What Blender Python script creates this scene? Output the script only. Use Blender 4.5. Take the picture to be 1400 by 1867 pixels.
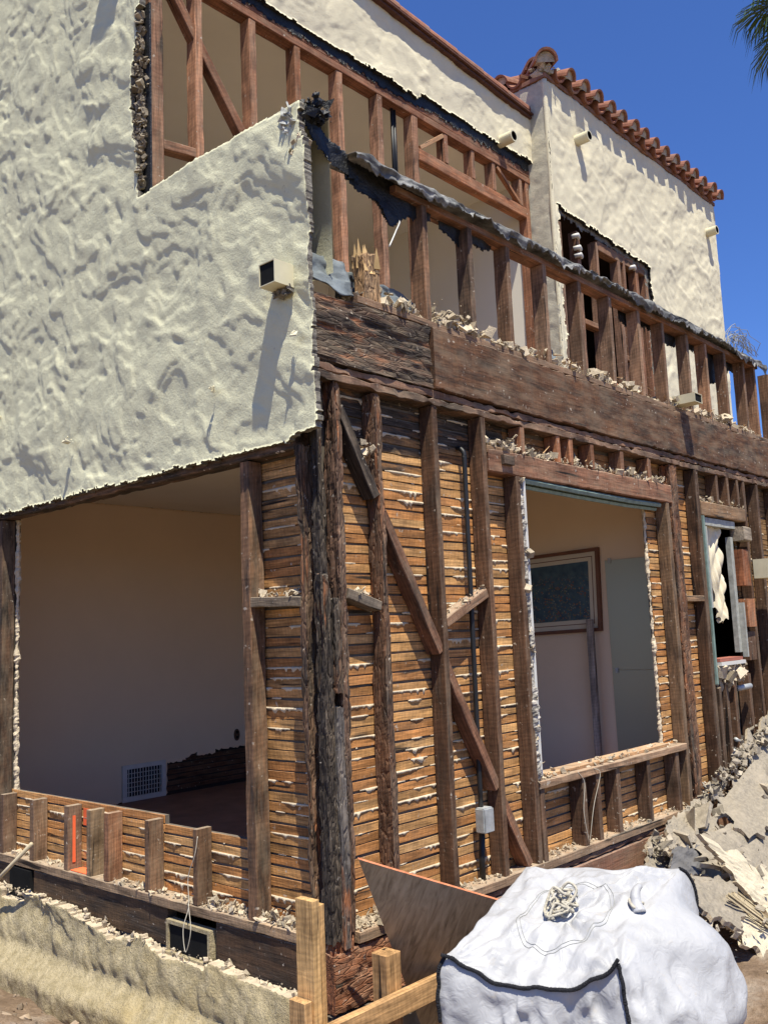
import bpy, bmesh, math, random
import numpy as np
from mathutils import Vector, Matrix
R = math.radians
random.seed(7)
rng = np.random.default_rng(11)
scene = bpy.context.scene
for o in list(bpy.data.objects):
    bpy.data.objects.remove(o)

# ------------------------------------------------------------------ camera, sky, sun, exposure
cam_d = bpy.data.cameras.new('camera')
cam = bpy.data.objects.new('camera', cam_d)
scene.collection.objects.link(cam)
scene.camera = cam
cam_d.sensor_fit = 'VERTICAL'
cam_d.sensor_height = 36.0
cam_d.lens = 36.0 * 1685.25 / 1867.0
cam_d.clip_start = 0.05
cam_d.clip_end = 2000
YAW, PITCH, ROLL = 0.733777, 0.133071, -0.040615
fwd = Vector((math.cos(YAW) * math.cos(PITCH), math.sin(YAW) * math.cos(PITCH), math.sin(PITCH)))
rt = fwd.cross(Vector((0, 0, 1))).normalized()
upv = rt.cross(fwd)
r2 = rt * math.cos(ROLL) + upv * math.sin(ROLL)
u2 = -rt * math.sin(ROLL) + upv * math.cos(ROLL)
cam.matrix_world = Matrix(((r2.x, u2.x, -fwd.x, -2.84425), (r2.y, u2.y, -fwd.y, -2.95211), (r2.z, u2.z, -fwd.z, 1.26695), (0, 0, 0, 1)))

SUN = Vector((-0.20, -0.355, 1.0)).normalized()
world = bpy.data.worlds.new('World')
scene.world = world
world.use_nodes = True
wnt = world.node_tree
bg = wnt.nodes['Background']
sky = wnt.nodes.new('ShaderNodeTexSky')
sky.sky_type = 'NISHITA'
sky.sun_disc = False
sky.sun_elevation = math.asin(SUN.z)
sky.sun_rotation = math.atan2(SUN.x, SUN.y)
sky.altitude = 300
sky.air_density = 1.0
sky.dust_density = 0.0
sky.ozone_density = 6.0
bg.inputs['Strength'].default_value = 0.066
grade = wnt.nodes.new('ShaderNodeMixRGB')
grade.blend_type = 'MULTIPLY'
grade.inputs[0].default_value = 1.0
grade.inputs[2].default_value = (.82, 1.09, 1.66, 1)
wnt.links.new(sky.outputs[0], grade.inputs[1])
wnt.links.new(grade.outputs[0], bg.inputs['Color'])
sun_d = bpy.data.lights.new('sun', 'SUN')
sun_d.energy = 5.0
sun_d.angle = R(0.53)
sun_d.color = (1.0, 0.95, 0.81)
sun = bpy.data.objects.new('sun', sun_d)
scene.collection.objects.link(sun)
sun.rotation_euler = SUN.to_track_quat('Z', 'Y').to_euler()
vs = scene.view_settings
vs.view_transform = 'Standard'
vs.look = 'None'
vs.exposure = 0.58
vs.gamma = 1.0
vs.use_curve_mapping = False
scene.cycles.max_bounces = 8
scene.cycles.diffuse_bounces = 5

# ------------------------------------------------------------------ noise
def _h(ix, iy, iz, s):
    n = (ix * 374761393 + iy * 668265263 + iz * 2147483647 + s * 1442695041) & 0xffffffff
    n = ((n ^ (n >> 13)) * 1274126177) & 0xffffffff
    n = ((n ^ (n >> 15)) * 2246822519) & 0xffffffff
    return ((n ^ (n >> 16)) & 0xffff) / 65535.0
def n3(x, y, z, s=0):
    x, y, z = np.broadcast_arrays(np.asarray(x, float), np.asarray(y, float), np.asarray(z, float))
    ix, iy, iz = np.floor(x).astype(np.int64), np.floor(y).astype(np.int64), np.floor(z).astype(np.int64)
    fx, fy, fz = x - ix, y - iy, z - iz
    fx, fy, fz = fx * fx * (3 - 2 * fx), fy * fy * (3 - 2 * fy), fz * fz * (3 - 2 * fz)
    r = 0
    for a in (0, 1):
        for b in (0, 1):
            for c in (0, 1):
                r = r + _h(ix + a, iy + b, iz + c, s) * (fx if a else 1 - fx) * (fy if b else 1 - fy) * (fz if c else 1 - fz)
    return r * 2 - 1
def fbm(x, y, z, o=4, s=0, g=.5):
    r, a, f, t = 0, 1., 1., 0
    for i in range(o):
        r = r + a * n3(np.asarray(x) * f, np.asarray(y) * f, np.asarray(z) * f, s + i * 17)
        t += a
        a *= g
        f *= 2.03
    return r / t
def worley(x, y, z, s=0):
    ix, iy, iz = np.floor(x).astype(np.int64), np.floor(y).astype(np.int64), np.floor(z).astype(np.int64)
    f1 = np.full(x.shape, 9.)
    f2 = np.full(x.shape, 9.)
    for a in (-1, 0, 1):
        for b in (-1, 0, 1):
            for c in (-1, 0, 1):
                jx, jy, jz = ix + a, iy + b, iz + c
                d = np.sqrt((jx + _h(jx, jy, jz, s) - x) ** 2 + (jy + _h(jx, jy, jz, s + 1) - y) ** 2 + (jz + _h(jx, jy, jz, s + 2) - z) ** 2)
                m = d < f1
                f2 = np.where(m, f1, np.minimum(f2, d))
                f1 = np.where(m, d, f1)
    return f1, f2
def sm(a, b, x):
    t = np.clip((x - a) / (b - a), 0, 1)
    return t * t * (3 - 2 * t)

# ------------------------------------------------------------------ object helpers
COL = scene.collection
def link(o, parent=None, label=None, cat=None, group=None, kind=None):
    COL.objects.link(o)
    if parent is not None:
        o.parent = parent
    if label: o['label'] = label
    if cat: o['category'] = cat
    if group: o['group'] = group
    if kind: o['kind'] = kind
    return o
def thing(name, label, cat, loc=(0, 0, 0), group=None):
    o = bpy.data.objects.new(name, None)
    o.empty_display_size = .1
    o.location = loc
    return link(o, None, label, cat, group)
def mesh(name, V, F, mats, smooth=False, fmat=None, attr=None):
    me = bpy.data.meshes.new(name)
    me.from_pydata([tuple(map(float, v)) for v in V] if not isinstance(V, np.ndarray) else V.tolist(), [], F if not isinstance(F, np.ndarray) else F.tolist())
    for m in (mats if isinstance(mats, (list, tuple)) else [mats]):
        me.materials.append(m)
    if fmat is not None:
        me.polygons.foreach_set('material_index', np.asarray(fmat, np.int32))
    if smooth:
        me.polygons.foreach_set('use_smooth', np.ones(len(me.polygons), bool))
    if attr is not None:
        for k, v in attr.items():
            a = me.attributes.new(k, 'FLOAT', 'POINT')
            a.data.foreach_set('value', np.asarray(v, np.float32))
    me.update()
    return me
def obj(name, me, parent=None, **k):
    o = bpy.data.objects.new(name, me)
    if parent is not None and parent.location.length > 0 and parent.type == 'EMPTY':
        o.location = -parent.location
    return link(o, parent, **k)
def fixn(me):
    bm = bmesh.new()
    bm.from_mesh(me)
    bmesh.ops.recalc_face_normals(bm, faces=bm.faces)
    bm.to_mesh(me)
    bm.free()
    return me
BOXF = [(0, 1, 3, 2), (4, 6, 7, 5), (0, 4, 5, 1), (2, 3, 7, 6), (0, 2, 6, 4), (1, 5, 7, 3)]
def boxv(x0, x1, y0, y1, z0, z1):
    return [(x, y, z) for x in (x0, x1) for y in (y0, y1) for z in (z0, z1)]
def plain_box(name, ext, mat, parent=None, **k):
    me = mesh(name, boxv(*ext), BOXF, mat)
    return obj(name, fixn(me), parent, **k)

def loft(prof, xs):
    """prof (k,2) cross-section in local Y,Z ; xs ring positions on local X"""
    k, n = len(prof), len(xs)
    V = np.zeros((n, k, 3))
    V[:, :, 0] = np.asarray(xs)[:, None]
    V[:, :, 1:] = np.asarray(prof)[None]
    i = np.arange(n - 1)[:, None]
    j = np.arange(k)[None]
    F = np.stack([i * k + j, i * k + (j + 1) % k, (i + 1) * k + (j + 1) % k, (i + 1) * k + j], -1).reshape(-1, 4)
    return V, F, k, n
def chamf(w, d, c):
    a, b = w / 2, d / 2
    return [(-a + c, -b), (a - c, -b), (a, -b + c), (a, b - c), (a - c, b), (-a + c, b), (-a, b - c), (-a, -b + c)]
_cnt = [0]
def member_at(name, a, b, w, d, wdir, mat, parent, tint=(.2, .1, .06), char=0., wear=.0015, seg=.07, ragged=0., warp=.003, kind=None, label=None, cat=None):
    """timber from a to b, cross-section w along wdir, d along the other axis; local X is the length"""
    a, b = Vector(a), Vector(b)
    ex = (b - a)
    L = ex.length
    ex.normalize()
    wd = Vector(wdir)
    ey = (wd - ex * wd.dot(ex)).normalized()
    ez = ex.cross(ey)
    n = max(3, int(L / seg) + 1)
    _cnt[0] += 1
    s = _cnt[0] * 7
    V, F, k, n = loft(chamf(w, d, min(w, d) * .07), np.linspace(-L / 2, L / 2, n))
    X, Y, Z = V[..., 0], V[..., 1], V[..., 2]
    off = s * 3.71
    if warp:
        V[..., 1] += warp * n3(X * 1.3 + off, 0 * X, 0 * X + .5, 5)
        V[..., 2] += warp * n3(X * 1.3 + off, 0 * X + 3, 0 * X + .5, 6)
    V[..., 1] += wear * np.sign(Y) * np.minimum(0, n3(X * 18 + off, Y * 30, Z * 30, 1)) * 2
    V[..., 2] += wear * np.sign(Z) * np.minimum(0, n3(X * 18 + off, Y * 30, Z * 30, 2)) * 2
    if ragged:
        V[0, :, 0] += ragged * rng.random(k)
        V[-1, :, 0] -= ragged * rng.random(k)
    F = F.tolist() + [list(range(k))[::-1], list(range((n - 1) * k, n * k))]
    me = mesh(name, V.reshape(-1, 3), F, mat)
    o = bpy.data.objects.new(name, me)
    M = Matrix((ex, ey, ez)).transposed().to_4x4()
    M.translation = (a + b) / 2
    if parent is not None and parent.type == 'EMPTY':
        M.translation -= parent.location
    o.matrix_local = M
    o.color = (*tint, char)
    link(o, parent, kind=kind, label=label, cat=cat)
    return o
def member(name, ext, mat, parent, **k):
    """axis-aligned timber from extents"""
    x0, x1, y0, y1, z0, z1 = ext
    s = [x1 - x0, y1 - y0, z1 - z0]
    c = [(x0 + x1) / 2, (y0 + y1) / 2, (z0 + z1) / 2]
    ax = s.index(max(s))
    a, b = list(c), list(c)
    a[ax], b[ax] = (x0, y0, z0)[ax], (x1, y1, z1)[ax]
    wi = {0: 1, 1: 2, 2: 0}[ax]
    di = 3 - ax - wi
    wv = [0, 0, 0]
    wv[wi] = 1
    return member_at(name, a, b, s[wi], s[di], wv, mat, parent, **k)
def sw(side, e):
    """extents given as along-wall, depth, height -> world extents; R: wall along X, L: wall along Y"""
    return e if side == 'R' else (e[2], e[3], e[0], e[1], e[4], e[5])

def charred(name, ext, mat, parent, tint=(.22, .1, .05), char=.8, amp=.008, erode=.03, seg=.014, cell=28, ragged=.04, seed=0, sub=6, st=.17):
    """heavily burnt timber: alligator cracks and eaten-away hollows as real relief"""
    x0, x1, y0, y1, z0, z1 = ext
    s = [x1 - x0, y1 - y0, z1 - z0]
    c = Vector(((x0 + x1) / 2, (y0 + y1) / 2, (z0 + z1) / 2))
    ax = s.index(max(s))
    wi, di = {0: (1, 2), 1: (2, 0), 2: (0, 1)}[ax]
    L, w, d = s[ax], s[wi], s[di]
    t = np.linspace(-.5, .5, sub + 1)[:-1]
    prof = [(x * w, -d / 2) for x in t] + [(w / 2, x * d) for x in t] + [(-x * w, d / 2) for x in t] + [(-w / 2, -x * d) for x in t]
    V, F, k, n = loft(prof, np.linspace(-L / 2, L / 2, max(4, int(L / seg))))
    X, Y, Z = V[..., 0].copy(), V[..., 1].copy(), V[..., 2].copy()
    o_ = seed * 13.7
    r = np.sqrt((Y / w) ** 2 + (Z / d) ** 2) * 2
    ny, nz = -Y / (w / 2), -Z / (d / 2)
    f1, f2 = worley(X * cell * st + o_, Y * cell, Z * cell, seed)
    crack = 1 - sm(.0, .22, f2 - f1)
    e = sm(.05, .45, fbm(X * 1.8 + o_, Y * 14, Z * 14, 3, seed + 3))
    dis = amp * .8 * crack + erode * e + amp * 1.1 * np.abs(fbm(X * 1.6 + o_, Y * 55, Z * 55, 3, seed + 9)) + amp * .5 * fbm(X * 40, Y * 60, Z * 60, 3, seed)
    V[..., 1] += ny * dis
    V[..., 2] += nz * dis
    V[..., 1] += .006 * n3(X * 2 + o_, 0 * X, 0 * X, seed)
    if ragged:
        V[-3:, :, 0] -= ragged * np.abs(fbm(Y[-3:] * 40, Z[-3:] * 40, 0 * Y[-3:], 2, seed))
        V[:3, :, 0] += ragged * .5 * np.abs(fbm(Y[:3] * 40, Z[:3] * 40, 0 * Y[:3], 2, seed))
    F = F.tolist() + [list(range(k))[::-1], list(range((n - 1) * k, n * k))]
    me = mesh(name, V.reshape(-1, 3), F, mat, attr={'ex': np.clip(e * 1.2 - .1 * crack, 0, 1).reshape(-1)})
    o = bpy.data.objects.new(name, me)
    B = [Vector((0, 0, 0)) for _ in range(3)]
    B[0][ax] = 1; B[1][wi] = 1; B[2][di] = 1
    M = Matrix(B).transposed().to_4x4()
    M.translation = c
    o.matrix_local = M
    o.color = (*tint, char)
    link(o, parent)
    return o

def tube_vf(pts, r, k=6, r2=None):
    pts = [Vector(p) for p in pts]
    V, F = [], []
    n = len(pts)
    ref = Vector((0.3, 0.2, 1)).normalized()
    for i, p in enumerate(pts):
        t = (pts[min(i + 1, n - 1)] - pts[max(i - 1, 0)]).normalized()
        a = t.cross(ref)
        if a.length < .05: a = t.cross(Vector((1, 0, 0)))
        a.normalize()
        b = t.cross(a)
        rr = r + ((r2 if r2 is not None else r) - r) * i / max(1, n - 1)
        for j in range(k):
            an = 2 * math.pi * j / k
            V.append(p + a * (rr * math.cos(an)) + b * (rr * math.sin(an)))
    for i in range(n - 1):
        for j in range(k):
            F.append((i * k + j, i * k + (j + 1) % k, (i + 1) * k + (j + 1) % k, (i + 1) * k + j))
    F.append(tuple(range(k))[::-1])
    F.append(tuple(range((n - 1) * k, n * k)))
    return V, F
def tube(name, pts, r, mat, parent=None, k=6, r2=None, smooth=True, **kw):
    V, F = tube_vf(pts, r, k, r2)
    return obj(name, mesh(name, V, F, mat, smooth), parent, **kw)
def spline(pts, n=8):
    """Catmull-Rom through pts"""
    P = [Vector(p) for p in pts]
    P = [P[0] * 2 - P[1]] + P + [P[-1] * 2 - P[-2]]
    out = []
    for i in range(1, len(P) - 2):
        for j in range(n):
            t = j / n
            a, b, c, d = P[i - 1], P[i], P[i + 1], P[i + 2]
            out.append(.5 * ((2 * b) + (c - a) * t + (2 * a - 5 * b + 4 * c - d) * t * t + (3 * b - a - 3 * c + d) * t ** 3))
    out.append(P[-2])
    return out

def join(parts):
    V, F = [], []
    for v, f in parts:
        o = len(V)
        V += list(v)
        F += [tuple(i + o for i in ff) for ff in f]
    return V, F

def sheet(name, O, U, W, Nn, ul, wl, cell, mask, height, thick, mats, parent, jit=.35, uv0=(0, 0), smooth=True, flare=None, **kw):
    """stucco coat: grid over U x W, cells outside mask removed, relief from height(), broken edge turned back by thick"""
    nu, nw = int(ul / cell) + 1, int(wl / cell) + 1
    u = np.linspace(0, ul, nu)
    w = np.linspace(0, wl, nw)
    UU, WW = np.meshgrid(u, w, indexing='ij')
    cu, cw = (UU[:-1, :-1] + UU[1:, 1:]) / 2 + uv0[0], (WW[:-1, :-1] + WW[1:, 1:]) / 2 + uv0[1]
    keep = mask(cu, cw)
    a, b = UU + uv0[0], WW + uv0[1]
    H = height(a, b)
    # jitter only verts on the outline
    cnt = np.zeros((nu, nw), int)
    for di in (0, 1):
        for dj in (0, 1):
            cnt[di:nu - 1 + di, dj:nw - 1 + dj] += keep
    bd = (cnt > 0) & (cnt < 4)
    rg = np.random.default_rng(abs(hash(name)) % 1000 if False else len(name) * 31)
    ju = rg.uniform(-jit, jit, (nu, nw)) * cell * bd
    jw = rg.uniform(-jit, jit, (nu, nw)) * cell * bd
    O, U, W, Nn = map(lambda q: np.array(q, float), (O, U, W, Nn))
    P = O + (UU + ju)[..., None] * U + (WW + jw)[..., None] * W + np.maximum(H, -.022)[..., None] * Nn
    if flare is not None:
        P = P + flare(a, b)[..., None] * Nn
    Pb = O + (UU + ju)[..., None] * U + (WW + jw)[..., None] * W - thick * Nn
    if flare is not None:
        Pb = Pb + flare(a, b)[..., None] * Nn
    idx = np.arange(nu * nw).reshape(nu, nw)
    ii, jj = np.nonzero(keep)
    F = np.stack([idx[ii, jj], idx[ii + 1, jj], idx[ii + 1, jj + 1], idx[ii, jj + 1]], -1)
    NT = nu * nw
    E = []
    pad = np.zeros((nu + 1, nw + 1), bool)
    pad[1:-1, 1:-1] = keep
    # vertical edges between cell (i-1,j),(i,j) at grid line i
    d = pad[:-1, 1:-1] != pad[1:, 1:-1]
    i2, j2 = np.nonzero(d)
    E.append(np.stack([idx[i2, j2], idx[i2, j2 + 1]], -1))
    d = pad[1:-1, :-1] != pad[1:-1, 1:]
    i2, j2 = np.nonzero(d)
    E.append(np.stack([idx[i2, j2], idx[i2 + 1, j2]], -1))
    E = np.concatenate(E)
    FE = np.stack([E[:, 0], E[:, 1], E[:, 1] + NT, E[:, 0] + NT], -1)
    FB = F[:, ::-1] + NT
    V = np.concatenate([P.reshape(-1, 3), Pb.reshape(-1, 3)])
    FA = np.concatenate([F, FE, FB])
    fm = np.concatenate([np.zeros(len(F), int), np.ones(len(FE), int), np.ones(len(FB), int)])
    used = np.unique(FA)
    re = np.zeros(2 * NT, int)
    re[used] = np.arange(len(used))
    me = mesh(name, V[used], re[FA], mats, smooth, fm)
    if smooth:
        me.polygons.foreach_set('use_smooth', (fm == 0))
    return obj(name, me, parent, **kw)

def crease(u, v, seed, n=9, f=(2, 6)):
    """sharp straight folds: masked triangle waves in random directions"""
    rg = np.random.default_rng(seed)
    H = 0 * u
    for k in range(n):
        an = rg.uniform(0, math.pi)
        fr = rg.uniform(*f)
        ph = rg.uniform(0, 1)
        uu = u + .05 * n3(u * 2.5, v * 2.5, 0 * u + k, seed)
        vv = v + .05 * n3(u * 2.5, v * 2.5, 0 * u + k + .5, seed + 1)
        q = (uu * math.cos(an) + vv * math.sin(an)) * fr + ph
        t = np.abs(q - np.floor(q) - .5) * 2
        m = sm(-.15, .35, n3(u * 2.6 + k * 7.3, v * 2.6, 0 * u, seed + 5))
        H = H + m * (t - .5) / fr
    return H
def chips(n, place, size, flat=.5, seed=0):
    """angular crumbs; place(i, rnd) -> position"""
    rd = random.Random(seed)
    V, F = [], []
    for i in range(n):
        p = Vector(place(i, rd))
        s = size[0] * .6 + (size[1] * 1.25 - size[0] * .6) * rd.random() ** 3.6
        fl = flat * rd.choice((.25, .4, .7, 1.1))
        ax = [Vector((rd.gauss(0, 1), rd.gauss(0, 1), rd.gauss(0, 1))).normalized() for _ in range(2)]
        e0 = ax[0]
        e1 = (ax[1] - e0 * ax[1].dot(e0)).normalized()
        e2 = e0.cross(e1)
        o = len(V)
        for sx in (-1, 1):
            for sy in (-1, 1):
                for sz in (-1, 1):
                    k = .45 + .75 * rd.random()
                    V.append(p + e0 * (sx * s * .5 * k) + e1 * (sy * s * .38 * k) + e2 * (sz * s * .5 * fl * k))
        F += [tuple(q + o for q in f) for f in BOXF]
    return V, F

# ------------------------------------------------------------------ materials
def nd(nt, typ, ins=None, **pr):
    n = nt.nodes.new('ShaderNode' + typ)
    for k, v in pr.items():
        setattr(n, k, v)
    for k, v in (ins or {}).items():
        s = n.inputs[k]
        if isinstance(v, bpy.types.NodeSocket):
            nt.links.new(v, s)
        else:
            s.default_value = v
    return n
def newmat(name, rough=.85, spec=.25):
    m = bpy.data.materials.new(name)
    m.use_nodes = True
    nt = m.node_tree
    b = nt.nodes['Principled BSDF']
    b.inputs['Roughness'].default_value = rough
    b.inputs['Specular IOR Level'].default_value = spec
    return m, nt, b
def ramp(nt, fac, stops):
    r = nd(nt, 'ValToRGB', {0: fac})
    e = r.color_ramp.elements
    while len(e) < len(stops):
        e.new(.5)
    for el, (p, c) in zip(e, stops):
        el.position = p
        el.color = c if len(c) == 4 else (*c, 1)
    return r.outputs[0]
def g3(v): return (v, v, v, 1)
def mixc(nt, f, a, b, mode='MIX'):
    n = nd(nt, 'MixRGB', {0: f, 1: a, 2: b}, blend_type=mode)
    return n.outputs[0]
def noise(nt, vec, scale, detail=4, rough=.55, dist=0.):
    return nd(nt, 'TexNoise', {'Vector': vec, 'Scale': scale, 'Detail': detail, 'Roughness': rough, 'Distortion': dist}).outputs[0]
def mathn(nt, op, a, b=0., c=0.):
    return nd(nt, 'Math', {0: a, 1: b, 2: c}, operation=op).outputs[0]
def maprange(nt, v, a, b, c=0., d=1.):
    return nd(nt, 'MapRange', {0: v, 1: a, 2: b, 3: c, 4: d}).outputs[0]
def bump(nt, h, strength, dist, prev=None):
    ins = {'Height': h, 'Strength': strength, 'Distance': dist}
    if prev is not None: ins['Normal'] = prev
    return nd(nt, 'Bump', ins).outputs[0]
def objvec(nt, scale, rnd=True):
    tc = nd(nt, 'TexCoord')
    v = tc.outputs['Object']
    if rnd:
        oi = nd(nt, 'ObjectInfo')
        m = nd(nt, 'VectorMath', {0: (37.1, 11.7, 23.3), 'Scale': oi.outputs['Random']}, operation='SCALE')
        v = nd(nt, 'VectorMath', {0: v, 1: m.outputs[0]}, operation='ADD').outputs[0]
    return nd(nt, 'Mapping', {'Vector': v, 'Scale': scale}).outputs[0], v

def wood_mat(name, specks=True, dust=.55, grainy=1., use_ex=False, rough=.85, grey=.26, front_lit_resid=.32):
    m, nt, b = newmat(name, rough)
    oi = nd(nt, 'ObjectInfo')
    gv, v = objvec(nt, (2.2, 42, 42))
    grain = noise(nt, gv, 1.6, 6, .62, .6)
    fine = noise(nt, nd(nt, 'Mapping', {'Vector': v, 'Scale': (14, 170, 170)}).outputs[0], 1.0, 3, .6)
    blotch = noise(nt, v, 5.0, 4, .6)
    col = mixc(nt, 1., oi.outputs['Color'], ramp(nt, grain, [(.22, g3(.30)), (.5, g3(.92)), (.78, g3(1.6))]), 'MULTIPLY')
    col = mixc(nt, .8, col, ramp(nt, blotch, [(.25, (.30, .28, .27)), (.52, (1, 1, 1)), (.8, (1.5, 1.4, 1.25))]), 'MULTIPLY')
    col = mixc(nt, .5, col, ramp(nt, fine, [(.3, g3(.45)), (.6, g3(1.15))]), 'MULTIPLY')
    # saw marks across the grain
    sv = nd(nt, 'Mapping', {'Vector': v, 'Scale': (1, .35, .35), 'Rotation': (0, .3, .5)}).outputs[0]
    saw = nd(nt, 'TexWave', {'Vector': sv, 'Scale': 14.0, 'Distortion': 7.0, 'Detail': 2.0, 'Detail Scale': 1.5}, bands_direction='X').outputs[0]
    col = mixc(nt, .16, col, ramp(nt, saw, [(.1, g3(.45)), (.8, g3(1.25))]), 'MULTIPLY')
    chk = noise(nt, nd(nt, 'Mapping', {'Vector': v, 'Scale': (1.6, 26, 26)}).outputs[0], 1.0, 3, .5, .4)
    col = mixc(nt, maprange(nt, chk, .36, .30), col, (.018, .012, .009, 1))
    wx = noise(nt, nd(nt, 'Mapping', {'Vector': v, 'Scale': (2.5, 9, 9)}).outputs[0], 1.0, 5, .65)
    col = mixc(nt, mathn(nt, 'MULTIPLY', maprange(nt, wx, .55, .75), grey), col, (.19, .145, .105, 1))
    # char
    cn = noise(nt, nd(nt, 'Mapping', {'Vector': v, 'Scale': (2.6, 11, 11)}).outputs[0], 1.0, 6, .65)
    ca = mathn(nt, 'SUBTRACT', 1.0, oi.outputs['Alpha'])
    lo = mathn(nt, 'SUBTRACT', ca, .10)
    hi = mathn(nt, 'ADD', ca, .10)
    cf = nd(nt, 'MapRange', {0: cn, 1: lo, 2: hi}).outputs[0]
    ash = noise(nt, gv, 3.0, 5, .7)
    ccol = ramp(nt, ash, [(.32, (.012, .010, .009)), (.52, (.040, .030, .023)), (.72, (.13, .105, .085))])
    if use_ex:
        ex = nd(nt, 'Attribute', attribute_name='ex').outputs['Fac']
        ef = mathn(nt, 'MULTIPLY', mathn(nt, 'MULTIPLY', maprange(nt, ex, .25, .7), .95), maprange(nt, noise(nt, nd(nt, 'Mapping', {'Vector': v, 'Scale': (4, 22, 22)}).outputs[0], 1.0, 4, .6), .5, .66))
        cf = mathn(nt, 'MULTIPLY', cf, mathn(nt, 'SUBTRACT', 1.0, ef))
        col = mixc(nt, ef, col, (.36, .135, .055, 1))
    col = mixc(nt, cf, col, ccol)
    if specks:
        sp = noise(nt, v, 38, 3, .5)
        spb = noise(nt, v, 7, 3, .6)
        sf = mathn(nt, 'MULTIPLY', maprange(nt, sp, .66, .71), maprange(nt, spb, .42, .6))
        col = mixc(nt, mathn(nt, 'MULTIPLY', sf, .85), col, (.52, .45, .36, 1))
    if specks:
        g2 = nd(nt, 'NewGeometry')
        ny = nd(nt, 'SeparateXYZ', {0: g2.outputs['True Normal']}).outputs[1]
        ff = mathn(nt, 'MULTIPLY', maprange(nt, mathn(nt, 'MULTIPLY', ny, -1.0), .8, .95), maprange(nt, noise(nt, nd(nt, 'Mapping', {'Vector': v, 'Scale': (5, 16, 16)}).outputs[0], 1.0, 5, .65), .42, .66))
        col = mixc(nt, mathn(nt, 'MULTIPLY', ff, front_lit_resid), col, (.36, .27, .18, 1))  # front faces painted paler: part plaster residue, part brightness put into the colour
    if dust:
        geo = nd(nt, 'NewGeometry')
        nz = nd(nt, 'SeparateXYZ', {0: geo.outputs['True Normal']}).outputs[2]
        df = mathn(nt, 'MULTIPLY', maprange(nt, nz, .55, .85), maprange(nt, noise(nt, v, 22, 4, .6), .25, .6))
        col = mixc(nt, mathn(nt, 'MULTIPLY', df, dust), col, (.48, .40, .30, 1))
    nt.links.new(col, b.inputs['Base Color'])
    n1 = bump(nt, grain, .35 * grainy, .006)
    n2 = bump(nt, fine, .35 * grainy, .003, n1)
    if use_ex:
        vo = nd(nt, 'TexVoronoi', {'Vector': nd(nt, 'Mapping', {'Vector': v, 'Scale': (9, 52, 52)}).outputs[0], 'Scale': 1.0}, feature='DISTANCE_TO_EDGE').outputs[0]
        n2 = bump(nt, maprange(nt, vo, 0, .12), .8, .006, n2)
    else:
        n2 = bump(nt, saw, .12, .002, n2)
    nt.links.new(n2, b.inputs['Normal'])
    return m
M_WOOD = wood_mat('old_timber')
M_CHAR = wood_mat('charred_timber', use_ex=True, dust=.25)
M_LATH = wood_mat('lath_timber', specks=True, dust=.25, grainy=.8, grey=.12, front_lit_resid=.12)
M_NEW = wood_mat('new_lumber', specks=False, dust=0, grainy=.35, rough=.7, grey=0.)

def stucco_mat(name, col, dark, stain=(.5, .5, .45), bs=.5, scale=1., stainy=.25, gritty=1.):
    m, nt, b = newmat(name, .92, .12)
    tc = nd(nt, 'TexCoord')
    v = tc.outputs['Object']
    big = noise(nt, v, 1.3 * scale, 4, .6)
    mid = noise(nt, v, 9 * scale, 4, .6)
    grit = noise(nt, v, 260, 3, .65)
    c = mixc(nt, ramp(nt, mid, [(.3, g3(0)), (.7, g3(1))]), (*dark, 1), (*col, 1))
    c = mixc(nt, mathn(nt, 'MULTIPLY', ramp(nt, big, [(.5, g3(0)), (.75, g3(1))]), stainy), c, (*stain, 1))
    sp = noise(nt, v, 34, 2, .5)
    c = mixc(nt, mathn(nt, 'MULTIPLY', maprange(nt, sp, .7, .76), .35), c, (.22, .2, .17, 1))
    nt.links.new(c, b.inputs['Base Color'])
    n1 = bump(nt, grit, .55 * gritty, .004)
    n2 = bump(nt, noise(nt, v, 70, 4, .6), bs, .006, n1)
    nt.links.new(n2, b.inputs['Normal'])
    return m
M_STUC = stucco_mat('grey_green_stucco', (.67, .645, .445), (.60, .575, .40), (.49, .465, .345), .6)
M_STUT = stucco_mat('cream_stucco', (.72, .65, .47), (.66, .595, .43), (.56, .51, .40), .35, stainy=.35)
M_FND = stucco_mat('soiled_stucco', (.48, .40, .255), (.30, .245, .14), (.44, .33, .15), 1.6, 2.2, .7, 2.0)
M_EDGE = stucco_mat('broken_stucco_edge', (.30, .27, .22), (.10, .09, .075), (.40, .37, .32), 1.0, 6, .5, 2.)
M_BLACKEDGE = stucco_mat('tarred_edge', (.05, .045, .04), (.02, .018, .016), (.14, .12, .10), 1.0, 8, .5, 2.)

def simple(name, col, rough=.8, spec=.25, metal=0, var=.25, sc=8, bmp=0., bsc=60, isl=False):
    m, nt, b = newmat(name, rough, spec)
    b.inputs['Metallic'].default_value = metal
    v, _ = objvec(nt, (1, 1, 1))
    n = noise(nt, v, sc, 5, .6)
    c = mixc(nt, 1., (*col, 1), ramp(nt, n, [(.25, g3(1 - var)), (.75, g3(1 + var))]), 'MULTIPLY')
    if isl:
        ri = nd(nt, 'NewGeometry').outputs['Random Per Island']
        c = mixc(nt, 1., c, ramp(nt, ri, [(0, g3(.5)), (.5, g3(.95)), (1, g3(1.2))]), 'MULTIPLY')
    nt.links.new(c, b.inputs['Base Color'])
    if bmp:
        nt.links.new(bump(nt, noise(nt, v, bsc, 5, .6), bmp, .01), b.inputs['Normal'])
    return m
M_PLAST = simple('plaster_key', (.60, .50, .36), .95, .1, var=.3, sc=14, bmp=.5, bsc=120)
M_RUBBLE = simple('plaster_rubble', (.50, .415, .30), .95, .1, var=.3, sc=20, bmp=.5, bsc=150, isl=True)
M_SPLINT = simple('splintered_wood', (.42, .26, .13), .9, .1, var=.4, sc=20, isl=True)
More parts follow.
